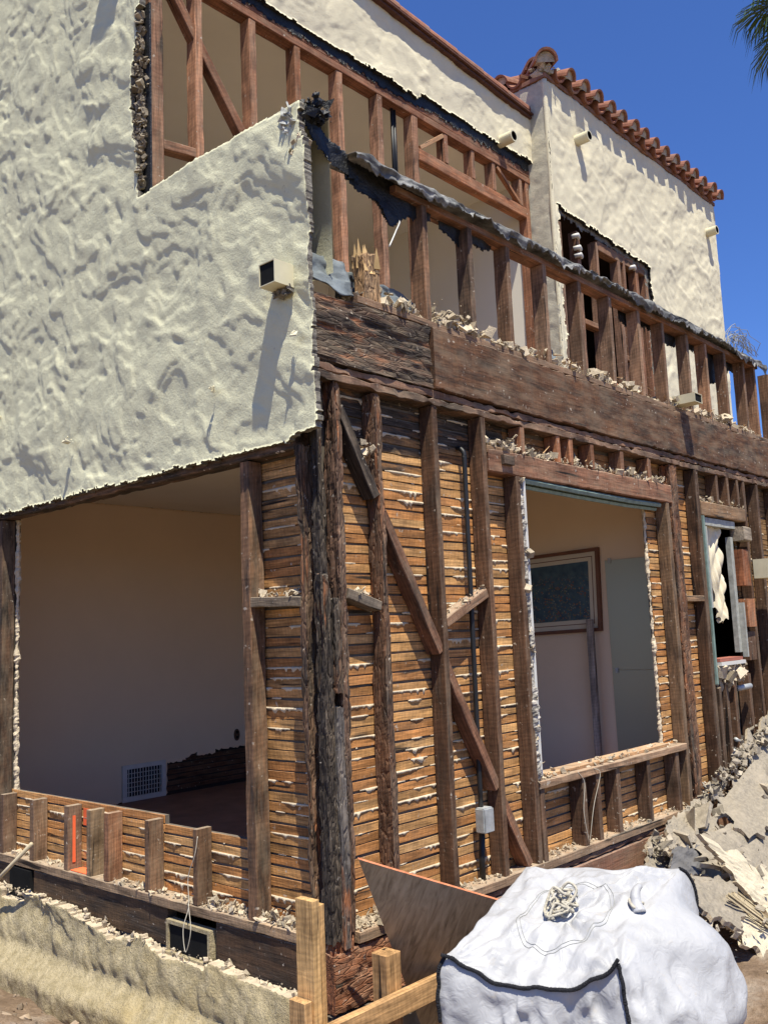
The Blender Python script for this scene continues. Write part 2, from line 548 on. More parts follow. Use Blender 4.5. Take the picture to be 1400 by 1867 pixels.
M_BACKPL = simple('back_plaster', (.15, .125, .10), .95, .1, var=.3, sc=10)
M_ROOM = simple('room_paint', (.77, .605, .43), .7, .2, var=.04, sc=2)
M_CEIL = simple('ceiling_paint', (.78, .72, .60), .8, .2, var=.04, sc=2)
M_FLOOR = simple('floor_boards', (.20, .12, .09), .6, .3, var=.3, sc=6)
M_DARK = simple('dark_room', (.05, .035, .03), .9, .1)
M_TAR = simple('tar', (.012, .012, .012), .45, .4, var=.5, sc=30, bmp=.8, bsc=80)
M_BLACKPIPE = simple('black_pipe', (.014, .014, .015), .5, .4, var=.3, sc=12)
M_WIRE = simple('pale_wire', (.55, .50, .40), .6, .3)
M_GREYWIRE = simple('grey_wire', (.30, .30, .28), .5, .4)
M_BEIGE = simple('beige_painted_metal', (.62, .57, .40), .55, .3, var=.12)
M_INK = simple('dark_inside', (.015, .015, .015), .9, .05)  # near-black: shade inside mouths and recesses painted in; also the outlet sockets
M_GALV = simple('galvanised_box', (.42, .43, .42), .5, .4, metal=.3, var=.3, sc=20, bmp=.15)
M_WHITEP = simple('white_paint', (.62, .60, .55), .6, .3, var=.12)
M_GREENP = simple('green_painted_frame', (.20, .27, .23), .6, .3, var=.35, sc=20)
M_SASH = simple('grey_sash', (.36, .36, .32), .7, .3, var=.35, sc=20)
M_ORANGE = simple('orange_spray_paint', (.85, .16, .06), .7, .2, var=.15)
M_BLUE = simple('blue_grey_membrane', (.15, .17, .18), .6, .3, var=.5, sc=10, bmp=.5, bsc=30)
M_CLOTH = simple('white_curtain', (.70, .62, .46), .9, .1, var=.2)
M_TILEF = simple('clay_shard', (.42, .17, .09), .85, .2, var=.3)

# ------------------------------------------------------------------ setting: ground
def ground_mat():
    m, nt, b = newmat('dirt', .95, .1)
    tc = nd(nt, 'TexCoord')
    v = tc.outputs['Object']
    n1 = noise(nt, v, 3, 6, .65)
    n2 = noise(nt, v, 30, 5, .65)
    c = ramp(nt, n1, [(.3, (.12, .08, .05)), (.5, (.22, .155, .105)), (.72, (.36, .30, .24))])
    c = mixc(nt, .6, c, ramp(nt, n2, [(.25, g3(.5)), (.7, g3(1.3))]), 'MULTIPLY')
    # disturbed dirt close to the house, unseen dry earth beyond, coloured tan for its warm bounce
    dist = nd(nt, 'VectorMath', {0: v, 1: (1.2, .6, -.6)}, operation='DISTANCE').outputs['Value']
    far = maprange(nt, mathn(nt, 'ADD', dist, mathn(nt, 'MULTIPLY', n1, 1.2)), 2.9, 3.6)
    c = mixc(nt, far, c, ramp(nt, n2, [(.3, (.17, .12, .07)), (.7, (.27, .20, .125))]))
    nt.links.new(c, b.inputs['Base Color'])
    nt.links.new(bump(nt, n2, .9, .03), b.inputs['Normal'])
    return m
M_DIRT = ground_mat()
def gz(x, y):
    base = -.64 + .05 * fbm(x * 1.2, y * 1.2, 0 * x, 4, 3) + .02 * fbm(x * 9, y * 9, 0 * x, 3, 4)
    left = .30 * np.exp(-(((x + 1.05) / .42) ** 2 + ((y - 2.0) / 1.0) ** 2)) + .16 * np.exp(-(((x + .75) / .3) ** 2 + ((y - 1.2) / .4) ** 2))
    left = left * (1 + .35 * fbm(x * 6, y * 6, 0 * x, 4, 9))
    right = .08 * np.exp(-(((x - 3.4) / 1.5) ** 2 + ((y + .35) / .55) ** 2)) * (1 + .3 * fbm(x * 6, y * 6, 0 * x, 3, 12))
    return base + left + right
def ground():
    gx = np.concatenate([[-600, -200, -60, -20, -8], np.arange(-4, 7.0, .035), [9, 20, 60, 200, 600]])
    gy = np.concatenate([[-600, -200, -60, -20, -8], np.arange(-3.6, 4.5, .035), [9, 20, 60, 200, 600]])
    X, Y = np.meshgrid(gx, gy, indexing='ij')
    near = np.exp(-np.maximum(0, np.hypot(X - 1, Y) - 6) / 3)
    Z = gz(X, Y) * near + (1 - near) * -.7
    ins = (X > .1) & (Y > .1) & (X < 9) & (Y < 9)
    Z = np.where(ins, -.7, Z)
    n, k = X.shape
    i = np.arange(n - 1)[:, None]; j = np.arange(k - 1)[None]
    F = np.stack([i * k + j, (i + 1) * k + j, (i + 1) * k + j + 1, i * k + j + 1], -1).reshape(-1, 4)
    obj('ground', mesh('ground', np.stack([X, Y, Z], -1).reshape(-1, 3), F, M_DIRT, True), kind='structure')
ground()

# ------------------------------------------------------------------ the house
house = thing('house', 'two storey cream stucco house stripped open to its charred timber framing', 'house')
def relief(n, area, seed, L=(.05, .17), Wd=(.03, .085), A=(.003, .010), ang=(25, 45), terr=0.):
    u0, u1, w0, w1 = area
    rg = np.random.default_rng(seed)
    st = [(rg.uniform(u0, u1), rg.uniform(w0, w1), R(rg.normal(*ang)), rg.uniform(*L), rg.uniform(*Wd), rg.uniform(*A), rg.choice([-1, 1], p=[.8, .2])) for _ in range(n)]
    def f(a, b):
        bs_ = .55 if terr else 1.
        H = bs_ * .006 * fbm(a * 4.5, b * 4.5, 0 * a, 2, seed) + bs_ * .0045 * fbm(a * 11, b * 11, 0 * a, 2, seed + 3) + bs_ * .0022 * fbm(a * 26, b * 26, 0 * a, 2, seed + 5)
        if terr:
            w1 = a + .10 * fbm(a * 3, b * 3, 0 * a + 1, 3, seed + 40)
            w2 = b + .10 * fbm(a * 3, b * 3, 0 * a + 6, 3, seed + 41)
            # smeared diagonally, as the trowel went
            p_ = (w1 * .80 + w2 * .60)
            q_ = (-w1 * .60 + w2 * .80)
            n_ = fbm(p_ * 2.5, q_ * 3.6, 0 * a, 4, seed + 42, .45) * 2.2
            fr = n_ * 1.6 - np.floor(n_ * 1.6)
            H = H + terr * ((np.floor(n_ * 1.6) + sm(.72, .98, fr)) / 1.6 * .62 + .18 * n_)
            n2_ = fbm(p_ * 7.0, q_ * 12, 0 * a + 4, 3, seed + 43, .5) * 2
            H = H + terr * .22 * (np.floor(n2_ * 2) + sm(.5, .95, n2_ * 2 - np.floor(n2_ * 2))) / 2
        H = H - H.mean() + .004
        wa = a + .045 * fbm(a * 7, b * 7, 0 * a + 3, 3, seed + 8)
        wb = b + .045 * fbm(a * 7, b * 7, 0 * a + 7, 3, seed + 9)
        for cu, cw, an, l, wd, am, sg in st:
            iu = np.nonzero((np.abs(a[:, 0] - cu) < l + .05))[0]
            iw = np.nonzero((np.abs(b[0] - cw) < l + .05))[0]
            if len(iu) < 2 or len(iw) < 2: continue
            sl = (slice(iu[0], iu[-1] + 1), slice(iw[0], iw[-1] + 1))
            x = (wa[sl] - cu); y = (wb[sl] - cw)
            p = (x * math.cos(an) + y * math.sin(an)) / l
            q = sg * (-x * math.sin(an) + y * math.cos(an)) / wd
            e = np.clip(1 - p * p, 0, 1)
            # ramp that climbs towards the lower edge, then drops off
            h = am * e * sm(1.2, -.75, q) * sm(-1.25, -.80, q)
            H[sl] += h * .85
        return H
    return f
def rag(x, s, amp, sc=14):
    return amp * fbm(x * sc, 0 * x, 0 * x + s, 4, s, .65)

# --- stucco on the gable end (plane x = 0) including the balcony parapet
rel_left = relief(110, (-.1, 3.8, 2.0, 6.2), 5, A=(.003, .010), terr=.0135)
def mask_left(y, z):
    lo = 2.175 + .02 * y * 0 + rag(y, 3, .022, 16) + .03 * sm(.25, 0, y)
    rgt = -.02 + rag(z, 5, .018, 12) - .02 * sm(2.7, 2.2, z) + .045 * sm(3.5, 3.75, z)
    inner = 1.40 + rag(z, 7, .03, 10) + .03 * np.sin(z * 6)
    top = 3.80 + .005 * n3(y * 6, 0 * y, 0 * y, 2)
    notch = (z > 4.98 + rag(y, 9, .02)) & (y > 1.33)
    return (z > lo) & (((y > rgt) & (z < top) & (y <= 1.5)) | (y > inner) | notch)
gable = sheet('stucco_wall', (-.032, -.10, 2.05), (0, 1, 0), (0, 0, 1), (-1, 0, 0), 3.9, 4.05, .0125, mask_left, rel_left, .026, [M_STUC, M_EDGE], house, uv0=(-.10, 2.05), label='lumpy grey green stucco of the gable end')
# parapet cap (top of the balcony end wall)
pc_y = np.linspace(.03, 1.42, 90)
V = []
for y in pc_y:
    h = .006 * float(fbm(y * 9, 0, 0, 3, 2))
    V += [(-.032, y, 3.78), (-.034 + h, y, 3.797 + h), (-.01, y, 3.815 + h), (.12, y, 3.82 + h), (.17, y, 3.80), (.17, y, 3.0)]
F = [(i * 6 + j, i * 6 + j + 1, i * 6 + 7 + j, i * 6 + 6 + j) for i in range(len(pc_y) - 1) for j in range(5)]
obj('parapet_cap', mesh('parapet_cap', V, F, M_STUC, True), house)

# --- framing helpers
BROWN = (.13, .067, .037)
RED = (.30, .125, .06)
TAN = (.27, .16, .085)
def jt(c, a=.30):
    k = 1 + random.uniform(-a, a)
    g = random.uniform(0, .35)
    m_ = (c[0] * .5 + c[1] * .4 + c[2] * .1)
    return tuple((x * (1 - g) + m_ * w_ * g) * k for x, w_ in zip(c, (1.25, .95, .7)))
def stud(side, u0, u1, z0, z1, d0=0., d1=.092, tint=BROWN, char=.1, name='stud', **k):
    return member(name, sw(side, (u0, u1, d0, d1, z0, z1)), M_WOOD, house, tint=jt(tint), char=char, **k)
# ground floor, right-hand wall
A = charred('stud', (.400, .447, .0, .092, 0, 2.45), M_CHAR, house, char=.40, amp=.004, erode=.010, cell=32, seed=21, sub=4, tint=(.16, .085, .05))
stud('R', .837, .88, 0, 2.45, char=.36, wear=.003)
stud('R', 1.257, 1.30, 0, 2.45, char=.28)
stud('R', 1.572, 1.617, 0, 2.15, char=.22)
stud('R', 3.50, 3.555, 0, 2.15, char=.4, tint=TAN)
charred('stud', (3.60, 3.725, 0, .092, 0, 2.45), M_CHAR, house, char=.42, amp=.005, erode=.012, seed=31, sub=4)
stud('R', 4.035, 4.105, 0, 2.45, char=.25)
for u, c in ((5.0, .3), (5.30, .2), (5.72, .3), (6.15, .2)):
    stud('R', u, u + .05, 0, 2.45, char=c)
for u in (1.69, 2.088, 2.238, 2.50, 2.90, 3.305):
    stud('R', u - .045, u, 2.285, 2.45, char=.2, tint=RED, name='cripple_stud')
for u in (4.484, 4.70, 4.908):
    stud('R', u - .045, u, 2.215, 2.45, char=.25, name='cripple_stud')
for u in (1.674, 2.122, 2.291, 2.539, 2.949, 3.374):
    stud('R', u - .048, u, 0, .385, char=.12, tint=BROWN, name='cripple_stud')
for u, z in ((4.20, .9), (4.335, .93), (4.49, .9), (4.80, .95)):
    stud('R', u - .05, u, 0, z - random.uniform(0, .15), char=.25, name='cripple_stud', ragged=.03)
member('window_header', (1.31, 3.60, -.004, .10, 2.15, 2.285), M_WOOD, house, tint=(.27, .13, .075), char=.2, wear=.003, seg=.03)
member('block', (1.302, 1.56, .0, .09, 2.255, 2.30), M_WOOD, house, tint=TAN, char=.2)
member('block', (1.43, 1.53, -.03, .06, 2.20, 2.255), M_WOOD, house, tint=(.1, .07, .05), char=.5)
member('window_header', (4.107, 5.0, -.003, .095, 2.10, 2.213), M_WOOD, house, tint=TAN, char=.25, wear=.003)
member('window_sill', (1.619, 3.498, -.012, .095, .388, .432), M_WOOD, house, tint=(.36, .22, .13), char=.02, wear=.002)
member('window_sill', (1.75, 3.3, .03, .13, .433, .452), M_WOOD, house, tint=(.5, .28, .13), char=0)
member('bottom_plate', (.16, 6.4, -.006, .10, -.05, -.001), M_WOOD, house, tint=(.32, .21, .13), char=.05, wear=.003)
member('top_plate', (-.01, 6.4, -.004, .10, 2.452, 2.492), M_WOOD, house, tint=(.22, .13, .085), char=.46, wear=.011, seg=.022)
member('top_plate', (-.01, 6.4, .002, .10, 2.495, 2.535), M_WOOD, house, tint=(.25, .14, .09), char=.42, wear=.011, seg=.022)
charred('beam', (.0, .852, -.012, .06, 2.538, 2.872), M_CHAR, house, char=.56, amp=.006, erode=.014, seg=.016, cell=24, ragged=.05, seed=41, sub=16, tint=(.13, .075, .05), st=.10)
member('beam', (.855, 6.4, -.016, .06, 2.538, 2.872), M_WOOD, house, tint=(.13, .063, .033), char=.42, wear=.005, seg=.02)
# under the plate: mudsill and girder
member('sill_beam', (.62, 6.4, .004, .10, -.085, -.055), M_WOOD, house, tint=(.2, .1, .06), char=.3, wear=.006, seg=.02)
member('sill_beam', (.62, 6.4, .0, .10, -.32, -.09), M_WOOD, house, tint=(.24, .12, .075), char=.08)
charred('sill_beam', (.0, .615, -.004, .13, -.30, -.055), M_CHAR, house, char=.35, amp=.010, erode=.03, cell=26, seed=51, sub=9, tint=(.28, .11, .05))
charred('sill_beam', (.0, .62, -.02, .14, -.42, -.305), M_CHAR, house, char=.55, amp=.004, erode=.01, cell=16, seed=53, sub=5, tint=(.16, .12, .1))
# corner post
charred('corner_post', (.030, .080, .030, .085, 0, 2.5), M_CHAR, house, char=.76, amp=.007, erode=.022, seed=61, sub=7)
charred('corner_post', (-.004, .060, -.002, .062, -.02, 1.56), M_CHAR, house, char=.72, amp=.007, erode=.022, seed=62, sub=6, cell=34)
charred('corner_post', (.112, .160, .0, .092, 0, 2.48), M_CHAR, house, char=.36, amp=.006, erode=.014, seed=63, sub=6, tint=(.15, .085, .055))
charred('corner_post', (.0, .092, .110, .152, 0, 2.16), M_CHAR, house, char=.48, amp=.006, erode=.014, seed=64, sub=6, tint=(.18, .1, .06))
charred('corner_post', (.056, .105, -.014, .03, -.05, .97), M_CHAR, house, char=.36, amp=.003, erode=.004, seed=65, sub=5, tint=(.15, .13, .115))
charred('corner_post', (.058, .104, -.010, .03, 1.02, 1.45), M_CHAR, house, char=.58, amp=.006, erode=.01, seed=66, sub=5, cell=36)
charred('corner_post', (.0, .14, .0, .13, -.30, .0), M_CHAR, house, char=.4, amp=.009, erode=.03, seed=67, sub=8, tint=(.3, .12, .055))
charred('corner_post', (.07, .10, .06, .10, 1.6, 2.5), M_CHAR, house, char=.80, amp=.008, erode=.03, seed=68, sub=6)
# let-in brace, cut between the studs
bl = lambda x: 2.44 - (x - .10) * 1.725
for x0, x1, ch in ((.17, .385, .75), (.447, .823, .45), (.88, 1.243, .08), (1.30, 1.50, .08)):
    member_at('brace', (x0 - .01, .05, bl(x0 - .01)), (x1 + .01, .05, bl(x1 + .01)), .055, .084, (1, 0, .58), M_WOOD, house, tint=(.24, .115, .065), char=ch, wear=.003)
member_at('blocking', (.168, .046, 1.465), (.388, .046, 1.405), .05, .088, (0, 0, 1), M_WOOD, house, tint=(.2, .16, .12), char=.35, wear=.003)
member_at('blocking', (.878, .046, 1.318), (1.246, .046, 1.475), .05, .088, (0, 0, 1), M_WOOD, house, tint=(.30, .17, .10), char=.05, wear=.002)
member('blocking', (3.727, 4.034, .0, .088, 1.43, 1.475), M_WOOD, house, tint=TAN, char=.2)
# bits of timber about the second window
for e, t, c in (((4.80, 4.97, -.05, .06, 1.93, 2.05), (.33, .27, .2), .1), ((4.80, 4.95, -.02, .07, 1.56, 1.86), (.30, .11, .05), .12), ((4.80, 4.96, -.03, .06, 1.22, 1.45), (.40, .17, .08), .05), ((4.82, 4.98, .0, .08, .95, 1.18), BROWN, .3)):
    member('block', e, M_WOOD, house, tint=t, char=c, wear=.004)
# ground floor, left-hand wall
LAM = dict(tint=(.2, .12, .08))
stud('L', .488, .556, 0, 2.135, char=.45, tint=(.19, .10, .052), wear=.003)
stud('L', 3.05, 3.11, 0, 2.135, char=.5)
stud('L', 3.13, 3.19, 0, 2.135, char=.3)
member('window_header', (.0, .10, .16, 3.4, 2.14, 2.25), M_WOOD, house, tint=(.20, .12, .08), char=.55, wear=.006, seg=.03)
for a_, b_, t, c in ((2.98, 3.03, BROWN, .25), (2.583, 2.638, (.23, .13, .07), .1), (2.178, 2.224, (.30, .17, .10), .08), (1.93, 1.976, (.23, .145, .07), .08), (1.742, 1.79, (.26, .12, .06), .08), (1.352, 1.395, (.24, .125, .065), .1), (.936, .972, (.22, .12, .065), .1)):
    stud('L', a_, b_, 0, .357, tint=t, char=c, name='cripple_stud', seg=.03)
member('bottom_plate', (-.006, .10, .157, 3.6, -.05, -.001), M_WOOD, house, tint=(.32, .22, .135), char=.06, wear=.003)
member_at('blocking', (.046, .14, 1.435), (.046, .49, 1.45), .048, .09, (0, 0, 1), M_WOOD, house, tint=(.25, .19, .13), char=.15, wear=.003)
member('rim_joist', (.004, .06, .14, .80, -.29, -.055), M_WOOD, house, tint=(.09, .052, .03), char=.4)
member('rim_joist', (.004, .06, 1.20, 2.58, -.24, -.055), M_WOOD, house, tint=(.11, .068, .038), char=.45)
member('rim_joist', (.004, .06, 2.86, 3.6, -.24, -.055), M_WOOD, house, tint=(.11, .068, .038), char=.45)
# orange spray mark on the short studs
plain_box('paint_mark', (.03, .048, 2.1745, 2.1775, .04, .30), M_ORANGE, house)
plain_box('paint_mark', (.0915, .0935, 1.985, 2.165, .24, .335), M_ORANGE, house)
plain_box('paint_mark', (.01, .09, 1.99, 2.165, .0005, .004), M_ORANGE, house)

# --- balcony parapet framing over the beam
for i, u in enumerate((.871, 1.276, 1.654, 2.058, 2.479, 2.894, 3.322, 3.712, 4.139, 4.496, 4.889, 5.301, 5.56, 5.9)):
    stud('R', u - .043, u, 2.915, 3.553, char=.42 if i < 2 else .15, tint=(.24, .13, .075) if i % 3 else (.28, .15, .085), wear=.002)
charred('stud', (.355, .47, .0, .09, 2.89, 3.17), M_CHAR, house, char=.35, amp=.006, erode=.02, seed=71, sub=7, ragged=.12, tint=(.4, .24, .12))
member('bottom_plate', (.30, 6.4, -.004, .10, 2.875, 2.912), M_WOOD, house, tint=(.26, .16, .1), char=.2)
member('top_plate', (.62, 5.62, .0, .10, 3.555, 3.595), M_WOOD, house, tint=(.25, .12, .07), char=.3)
# splintered end of the broken stud
sp = []
for i in range(16):
    x, y = random.uniform(.365, .465), random.uniform(.0, .085)
    h = random.uniform(.04, .16)
    w = random.uniform(.009, .020)
    z0 = 3.08 + random.uniform(-.05, .02)
    lx, ly = random.uniform(-.02, .02), random.uniform(-.02, .01)
    sp.append(([(x - w, y, z0), (x + w, y - w, z0), (x, y + w, z0), (x + lx, y + ly, z0 + h)], [(0, 1, 3), (1, 2, 3), (2, 0, 3), (0, 2, 1)]))
V, F = join(sp)
obj('splinters', mesh('splinters', V, F, simple('fresh_split_wood', (.62, .42, .2), .8, .1, var=.3, isl=True)), house, kind='stuff')

# --- upper storey wall, set back (plane y = 1.32)
Y1 = 1.32
for x0, x1, c in ((.02, .115, .12), (.345, .402, .05), (.775, .836, .12), (1.17, 1.226, .05), (1.58, 1.64, .05), (2.0, 2.062, .05), (2.40, 2.475, .12)):
    member('stud', (x0, x1, Y1, Y1 + .095, 2.95, 5.30), M_WOOD, house, tint=jt((.36, .155, .075)), char=c, wear=.003)
member('top_plate', (.0, 4.06, Y1 - .004, Y1 + .1, 5.302, 5.36), M_WOOD, house, tint=(.26, .11, .06), char=.2)
member('top_plate', (.0, 4.06, Y1, Y1 + .1, 5.362, 5.44), M_WOOD, house, tint=(.24, .1, .055), char=.25)
member_at('brace', (.13, Y1 + .05, 5.30), (.77, Y1 + .05, 4.42), .07, .07, (1, 0, .8), M_WOOD, house, tint=(.26, .115, .06), char=.08)
member_at('blocking', (.115, Y1 + .046, 4.17), (.345, Y1 + .046, 4.20), .06, .08, (0, 0, 1), M_WOOD, house, tint=(.28, .14, .08), char=.1)
member('window_header', (2.476, 3.98, Y1, Y1 + .09, 4.95, 5.05), M_WOOD, house, tint=(.38, .16, .08), char=.04, wear=.002)
for x in (2.85, 3.22, 3.52, 3.93):
    member('cripple_stud', (x - .045, x, Y1, Y1 + .09, 5.052, 5.30), M_WOOD, house, tint=jt((.34, .16, .09)), char=.06)
member_at('brace', (2.50, Y1 + .02, 5.06), (2.80, Y1 + .02, 5.28), .035, .04, (0, 0, 1), M_WOOD, house, tint=(.45, .25, .13), char=0)
member_at('brace', (3.55, Y1 + .02, 5.29), (3.90, Y1 + .02, 5.06), .035, .04, (0, 0, 1), M_WOOD, house, tint=(.38, .17, .08), char=0)
member('stud', (3.985, 4.04, Y1, Y1 + .095, 2.95, 5.30), M_WOOD, house, tint=(.34, .15, .08), char=.2)
# stucco band over it
rel_up = relief(60, (-.1, 4.2, 5.3, 6.2), 15, A=(.003, .008), terr=.010)
def mask_up(x, z):
    lo = 5.452 + rag(x, 4, .02, 14) + .05 * sm(2.45, 2.5, x)
    return (z > lo) & (z < 6.13 - .052 * x)
sheet('stucco_wall', (-.03, Y1 - .03, 5.38), (1, 0, 0), (0, 0, 1), (0, -1, 0), 4.11, .80, .014, mask_up, rel_up, .024, [M_STUT, M_BLACKEDGE], house, uv0=(-.03, 5.38), label='cream stucco band under the roof edge')
def mask_paper(x, z):
    lo = 5.385 + rag(x, 8, .035, 22) + .03 * sm(2.4, 2.5, x)
    return (z > lo)
sheet('building_paper', (.0, Y1 - .006, 5.33), (1, 0, 0), (0, 0, 1), (0, -1, 0), 4.05, .30, .014, mask_paper, lambda a, b: .006 * fbm(a * 14, b * 14, 0 * a, 3, 2), .003, [M_TAR, M_TAR], house, uv0=(0, 5.33), jit=.45)

# broken edge of the gable coat beside the upper corner post
V, F = chips(900, lambda i, r: (-.012 + r.gauss(0, .010), 1.375 + r.gauss(0, .024), 3.86 + 1.1 * r.random()), (.006, .045), .5, 88)
obj('broken_stucco', mesh('broken_stucco', V, F, simple('broken_brown_coat', (.27, .225, .165), .95, .1, var=.5, sc=25, isl=True)), house, kind='stuff')
plain_box('building_paper', (.004, .016, 1.30, 1.47, 3.80, 5.0), M_TAR, house)
# --- tower wing
TX0, TX1, TY = 4.07, 7.80, 1.10
TZ = 6.25
rel_tw = relief(140, (4.0, 7.9, 3.0, 6.3), 25, L=(.10, .30), Wd=(.02, .06), A=(.003, .009), ang=(-38, 25), terr=.012)
def mask_tw(x, z):
    top = 5.05 - .09 * (x - 4.2) / 1.7 + rag(x, 6, .03, 12)
    op = (x > 4.145 + rag(z, 3, .03, 12)) & (x < 5.93 + rag(z, 4, .03, 12)) & (z < top)
    return ~op
tower = sheet('stucco_wall', (TX0, TY, 2.9), (1, 0, 0), (0, 0, 1), (0, -1, 0), TX1 - TX0, TZ - 2.9, .019, mask_tw, rel_tw, .026, [M_STUT, M_BLACKEDGE], house, uv0=(TX0, 2.9), label='cream trowelled stucco of the taller wing')
sheet('stucco_wall', (TX0, TY, 2.9), (0, 1, 0), (0, 0, 1), (-1, 0, 0), 1.9, TZ - 2.9, .02, lambda a, b: a > -1, relief(110, (1.0, 3.1, 2.9, 6.3), 27, A=(.002, .007)), .026, [stucco_mat('stained_stucco', (.60, .55, .42), (.42, .39, .31), (.33, .31, .27), .5, 2.2, .6), M_EDGE], house, uv0=(TY, 2.9))
def mask_tp(x, z):
    top = 5.0 - .09 * (x - 4.2) / 1.7 + rag(x, 16, .04, 20)
    op = (x > 4.19 + rag(z, 13, .03, 18)) & (x < 5.88 + rag(z, 14, .04, 18)) & (z < top)
    return (x > 4.12) & (x < 6.1) & (z < 5.1) & ~op
sheet('building_paper', (4.1, TY + .03, 2.9), (1, 0, 0), (0, 0, 1), (0, -1, 0), 2.1, 2.3, .02, mask_tp, lambda a, b: .006 * fbm(a * 14, b * 14, 0 * a, 3, 2), .004, [M_EDGE, M_EDGE], house, uv0=(4.1, 2.9), jit=.45)
cb = [(TX0 + .012 + .004 * float(n3(z * 4, 0, 0, 3)), TY + .012, z) for z in np.linspace(2.9, TZ, 60)]
tube('stucco_corner', cb, .024, M_STUT, house, k=12)
for x0, x1 in ((4.18, 4.24), (4.50, 4.56), (4.86, 4.90), (5.28, 5.34), (5.40, 5.44), (5.66, 5.72), (5.86, 5.92)):
    member('stud', (x0, x1, TY + .03, TY + .12, 2.95, 4.93), M_WOOD, house, tint=jt((.27, .125, .07)), char=.15)
member('window_header', (4.90, 5.86, TY + .03, TY + .12, 4.86, 4.96), M_WOOD, house, tint=(.27, .14, .08), char=.2)
member('blocking', (4.56, 4.86, TY + .03, TY + .12, 4.05, 4.10), M_WOOD, house, tint=(.3, .15, .08), char=.1)
member('blocking', (5.34, 5.66, TY + .03, TY + .12, 3.85, 3.90), M_WOOD, house, tint=(.3, .15, .08), char=.1)
for x, z in ((4.45, 4.86), (4.47, 4.75), (4.48, 4.68), (5.55, 4.86)):
    tube('porcelain_knob', [(x, TY + .05, z), (x + .03, TY + .0, z + .01), (x + .07, TY + .02, z)], .022, M_WHITEP, house)

# --- laths and the plaster behind them
LC = [(.62, .32, .115), (.58, .27, .09), (.62, .35, .14), (.52, .23, .075), (.58, .31, .115), (.47, .21, .07)]
def laths(side, u0, u1, z0, z1, dep=.0945, darken=None, dark=1., keys=True, kname='plaster_keys', seed=0, gap=.0475, parts=True, kden=.0, rows=None):
    rd = random.Random(seed)
    z = z0
    KV, KF = [], []
    jv = []
    row = -1
    while z < z1 - .02:
        row += 1
        if rows is not None and row % 2 != rows:
            z += gap
            continue
        h = gap - rd.uniform(.005, .0105)
        zz = z + h
        dk_ = darken(z) if darken else 0.
        c = rd.choice(LC)
        k = rd.uniform(.84, 1.12) * dark
        tl = rd.uniform(-.004, .004)
        a = [0, 0, 0]; b = [0, 0, 0]
        if side == 'R':
            a, b = (u0, dep + .004, z + h / 2), (u1, dep + .004, z + h / 2 + tl)
        else:
            a, b = (dep + .004, u0, z + h / 2), (dep + .004, u1, z + h / 2 + tl)
        if parts:
            member_at('lath', a, b, h, .0075, (0, 0, 1), M_LATH, house, tint=tuple(x * k for x in c), char=dk_, wear=.0016, seg=.09, warp=.0035)
        else:
            jv.append((boxv(u0, u1, dep, dep + .0075, z, z + h), BOXF))
        if keys and z > z0 + .02:
            n = int((u1 - u0) / .006)
            u = np.linspace(u0 + .002, u1 - .002, n)
            s = seed * 31 + int(z * 1000)
            lvl = float(n3(z * 21, u0 * 3, 0, s)) * .55 + kden - .32
            q = fbm(u * 7, 0 * u + z * 40, 0 * u, 2, 3) + lvl
            sp = np.maximum(0, n3(u * 62, 0 * u + z * 33, 0 * u, 8)) ** 1.3 * (.5 + 1.2 * np.maximum(0, n3(u * 9, 0 * u + z * 51, 0 * u, 18)))
            on = sm(-.12, .15, q)
            aa = on * (.0025 + .008 * np.clip(q + .05, 0, 1) + .004 * sp)
            bb = on * (.000 + .008 * np.clip(q, 0, 1) + .030 * sp * sm(.0, .3, q + .1))
            zb = z + tl * (u - u0) / (u1 - u0)
            d1 = dep + .0005
            prof = [(d1 + .004, zb + .0015), (d1 - aa * .75, zb + .0025 * on), (d1 - aa, zb - .004 - bb * .45), (d1 - .0008 * on + .003 * (1 - on), zb - .006 - bb)]
            o = len(KV)
            for i in range(n):
                for dd, hh in prof:
                    KV.append((u[i], dd[i] if np.ndim(dd) else dd, hh[i]) if side == 'R' else (dd[i] if np.ndim(dd) else dd, u[i], hh[i]))
            for i in range(n - 1):
                if on[i] < .02 and on[i + 1] < .02: continue
                for j in range(3):
                    KF.append((o + i * 4 + j, o + i * 4 + j + 1, o + i * 4 + 5 + j, o + i * 4 + 4 + j))
        z += gap
    if jv:
        V, F = join(jv)
        jo = obj('laths', fixn(mesh('laths', V, F, M_LATH)), house, kind='stuff')
        jo.color = (.45 * dark, .25 * dark, .1 * dark, .2)
    if KF:
        obj('plaster_keys', mesh('plaster_keys', KV, KF, M_PLAST, True), house, kind='stuff')
dk_top = lambda z: .06 + .56 * float(sm(2.0, 2.3, z))  # char amount rising with height: laths get darker towards the top
dk_side = lambda z: .08 + .36 * float(sm(1.0, 2.1, z))
dk_corner = lambda z: .12 + .48 * float(sm(1.7, 2.25, z))
laths('R', .17, .859, .0, 2.45, darken=dk_corner, seed=1, kden=-.08, rows=0)
laths('R', .861, 1.60, .0, 2.45, darken=dk_top, seed=2, kden=.08, rows=0)
laths('R', .17, .424, .0, 2.45, darken=dk_corner, seed=21, kden=-.2, rows=1)
laths('R', .426, 1.279, .0, 2.45, darken=dk_top, seed=3, kden=-.02, rows=1)
laths('R', 1.281, 1.60, .0, 2.45, darken=dk_top, seed=23, kden=.1, rows=1)
laths('R', 1.61, 3.38, .0, .40, seed=4, kden=-.1)
laths('R', 1.602, 3.60, 2.20, 2.45, darken=lambda z: .35, seed=5, kden=-.3, dark=.7)
laths('R', 3.36, 4.06, .0, 2.45, darken=lambda z: .25, seed=6, kden=-.1)
laths('R', 4.08, 5.9, 2.2, 2.45, darken=lambda z: .35, seed=7, dark=.6, kden=-.3, parts=False)
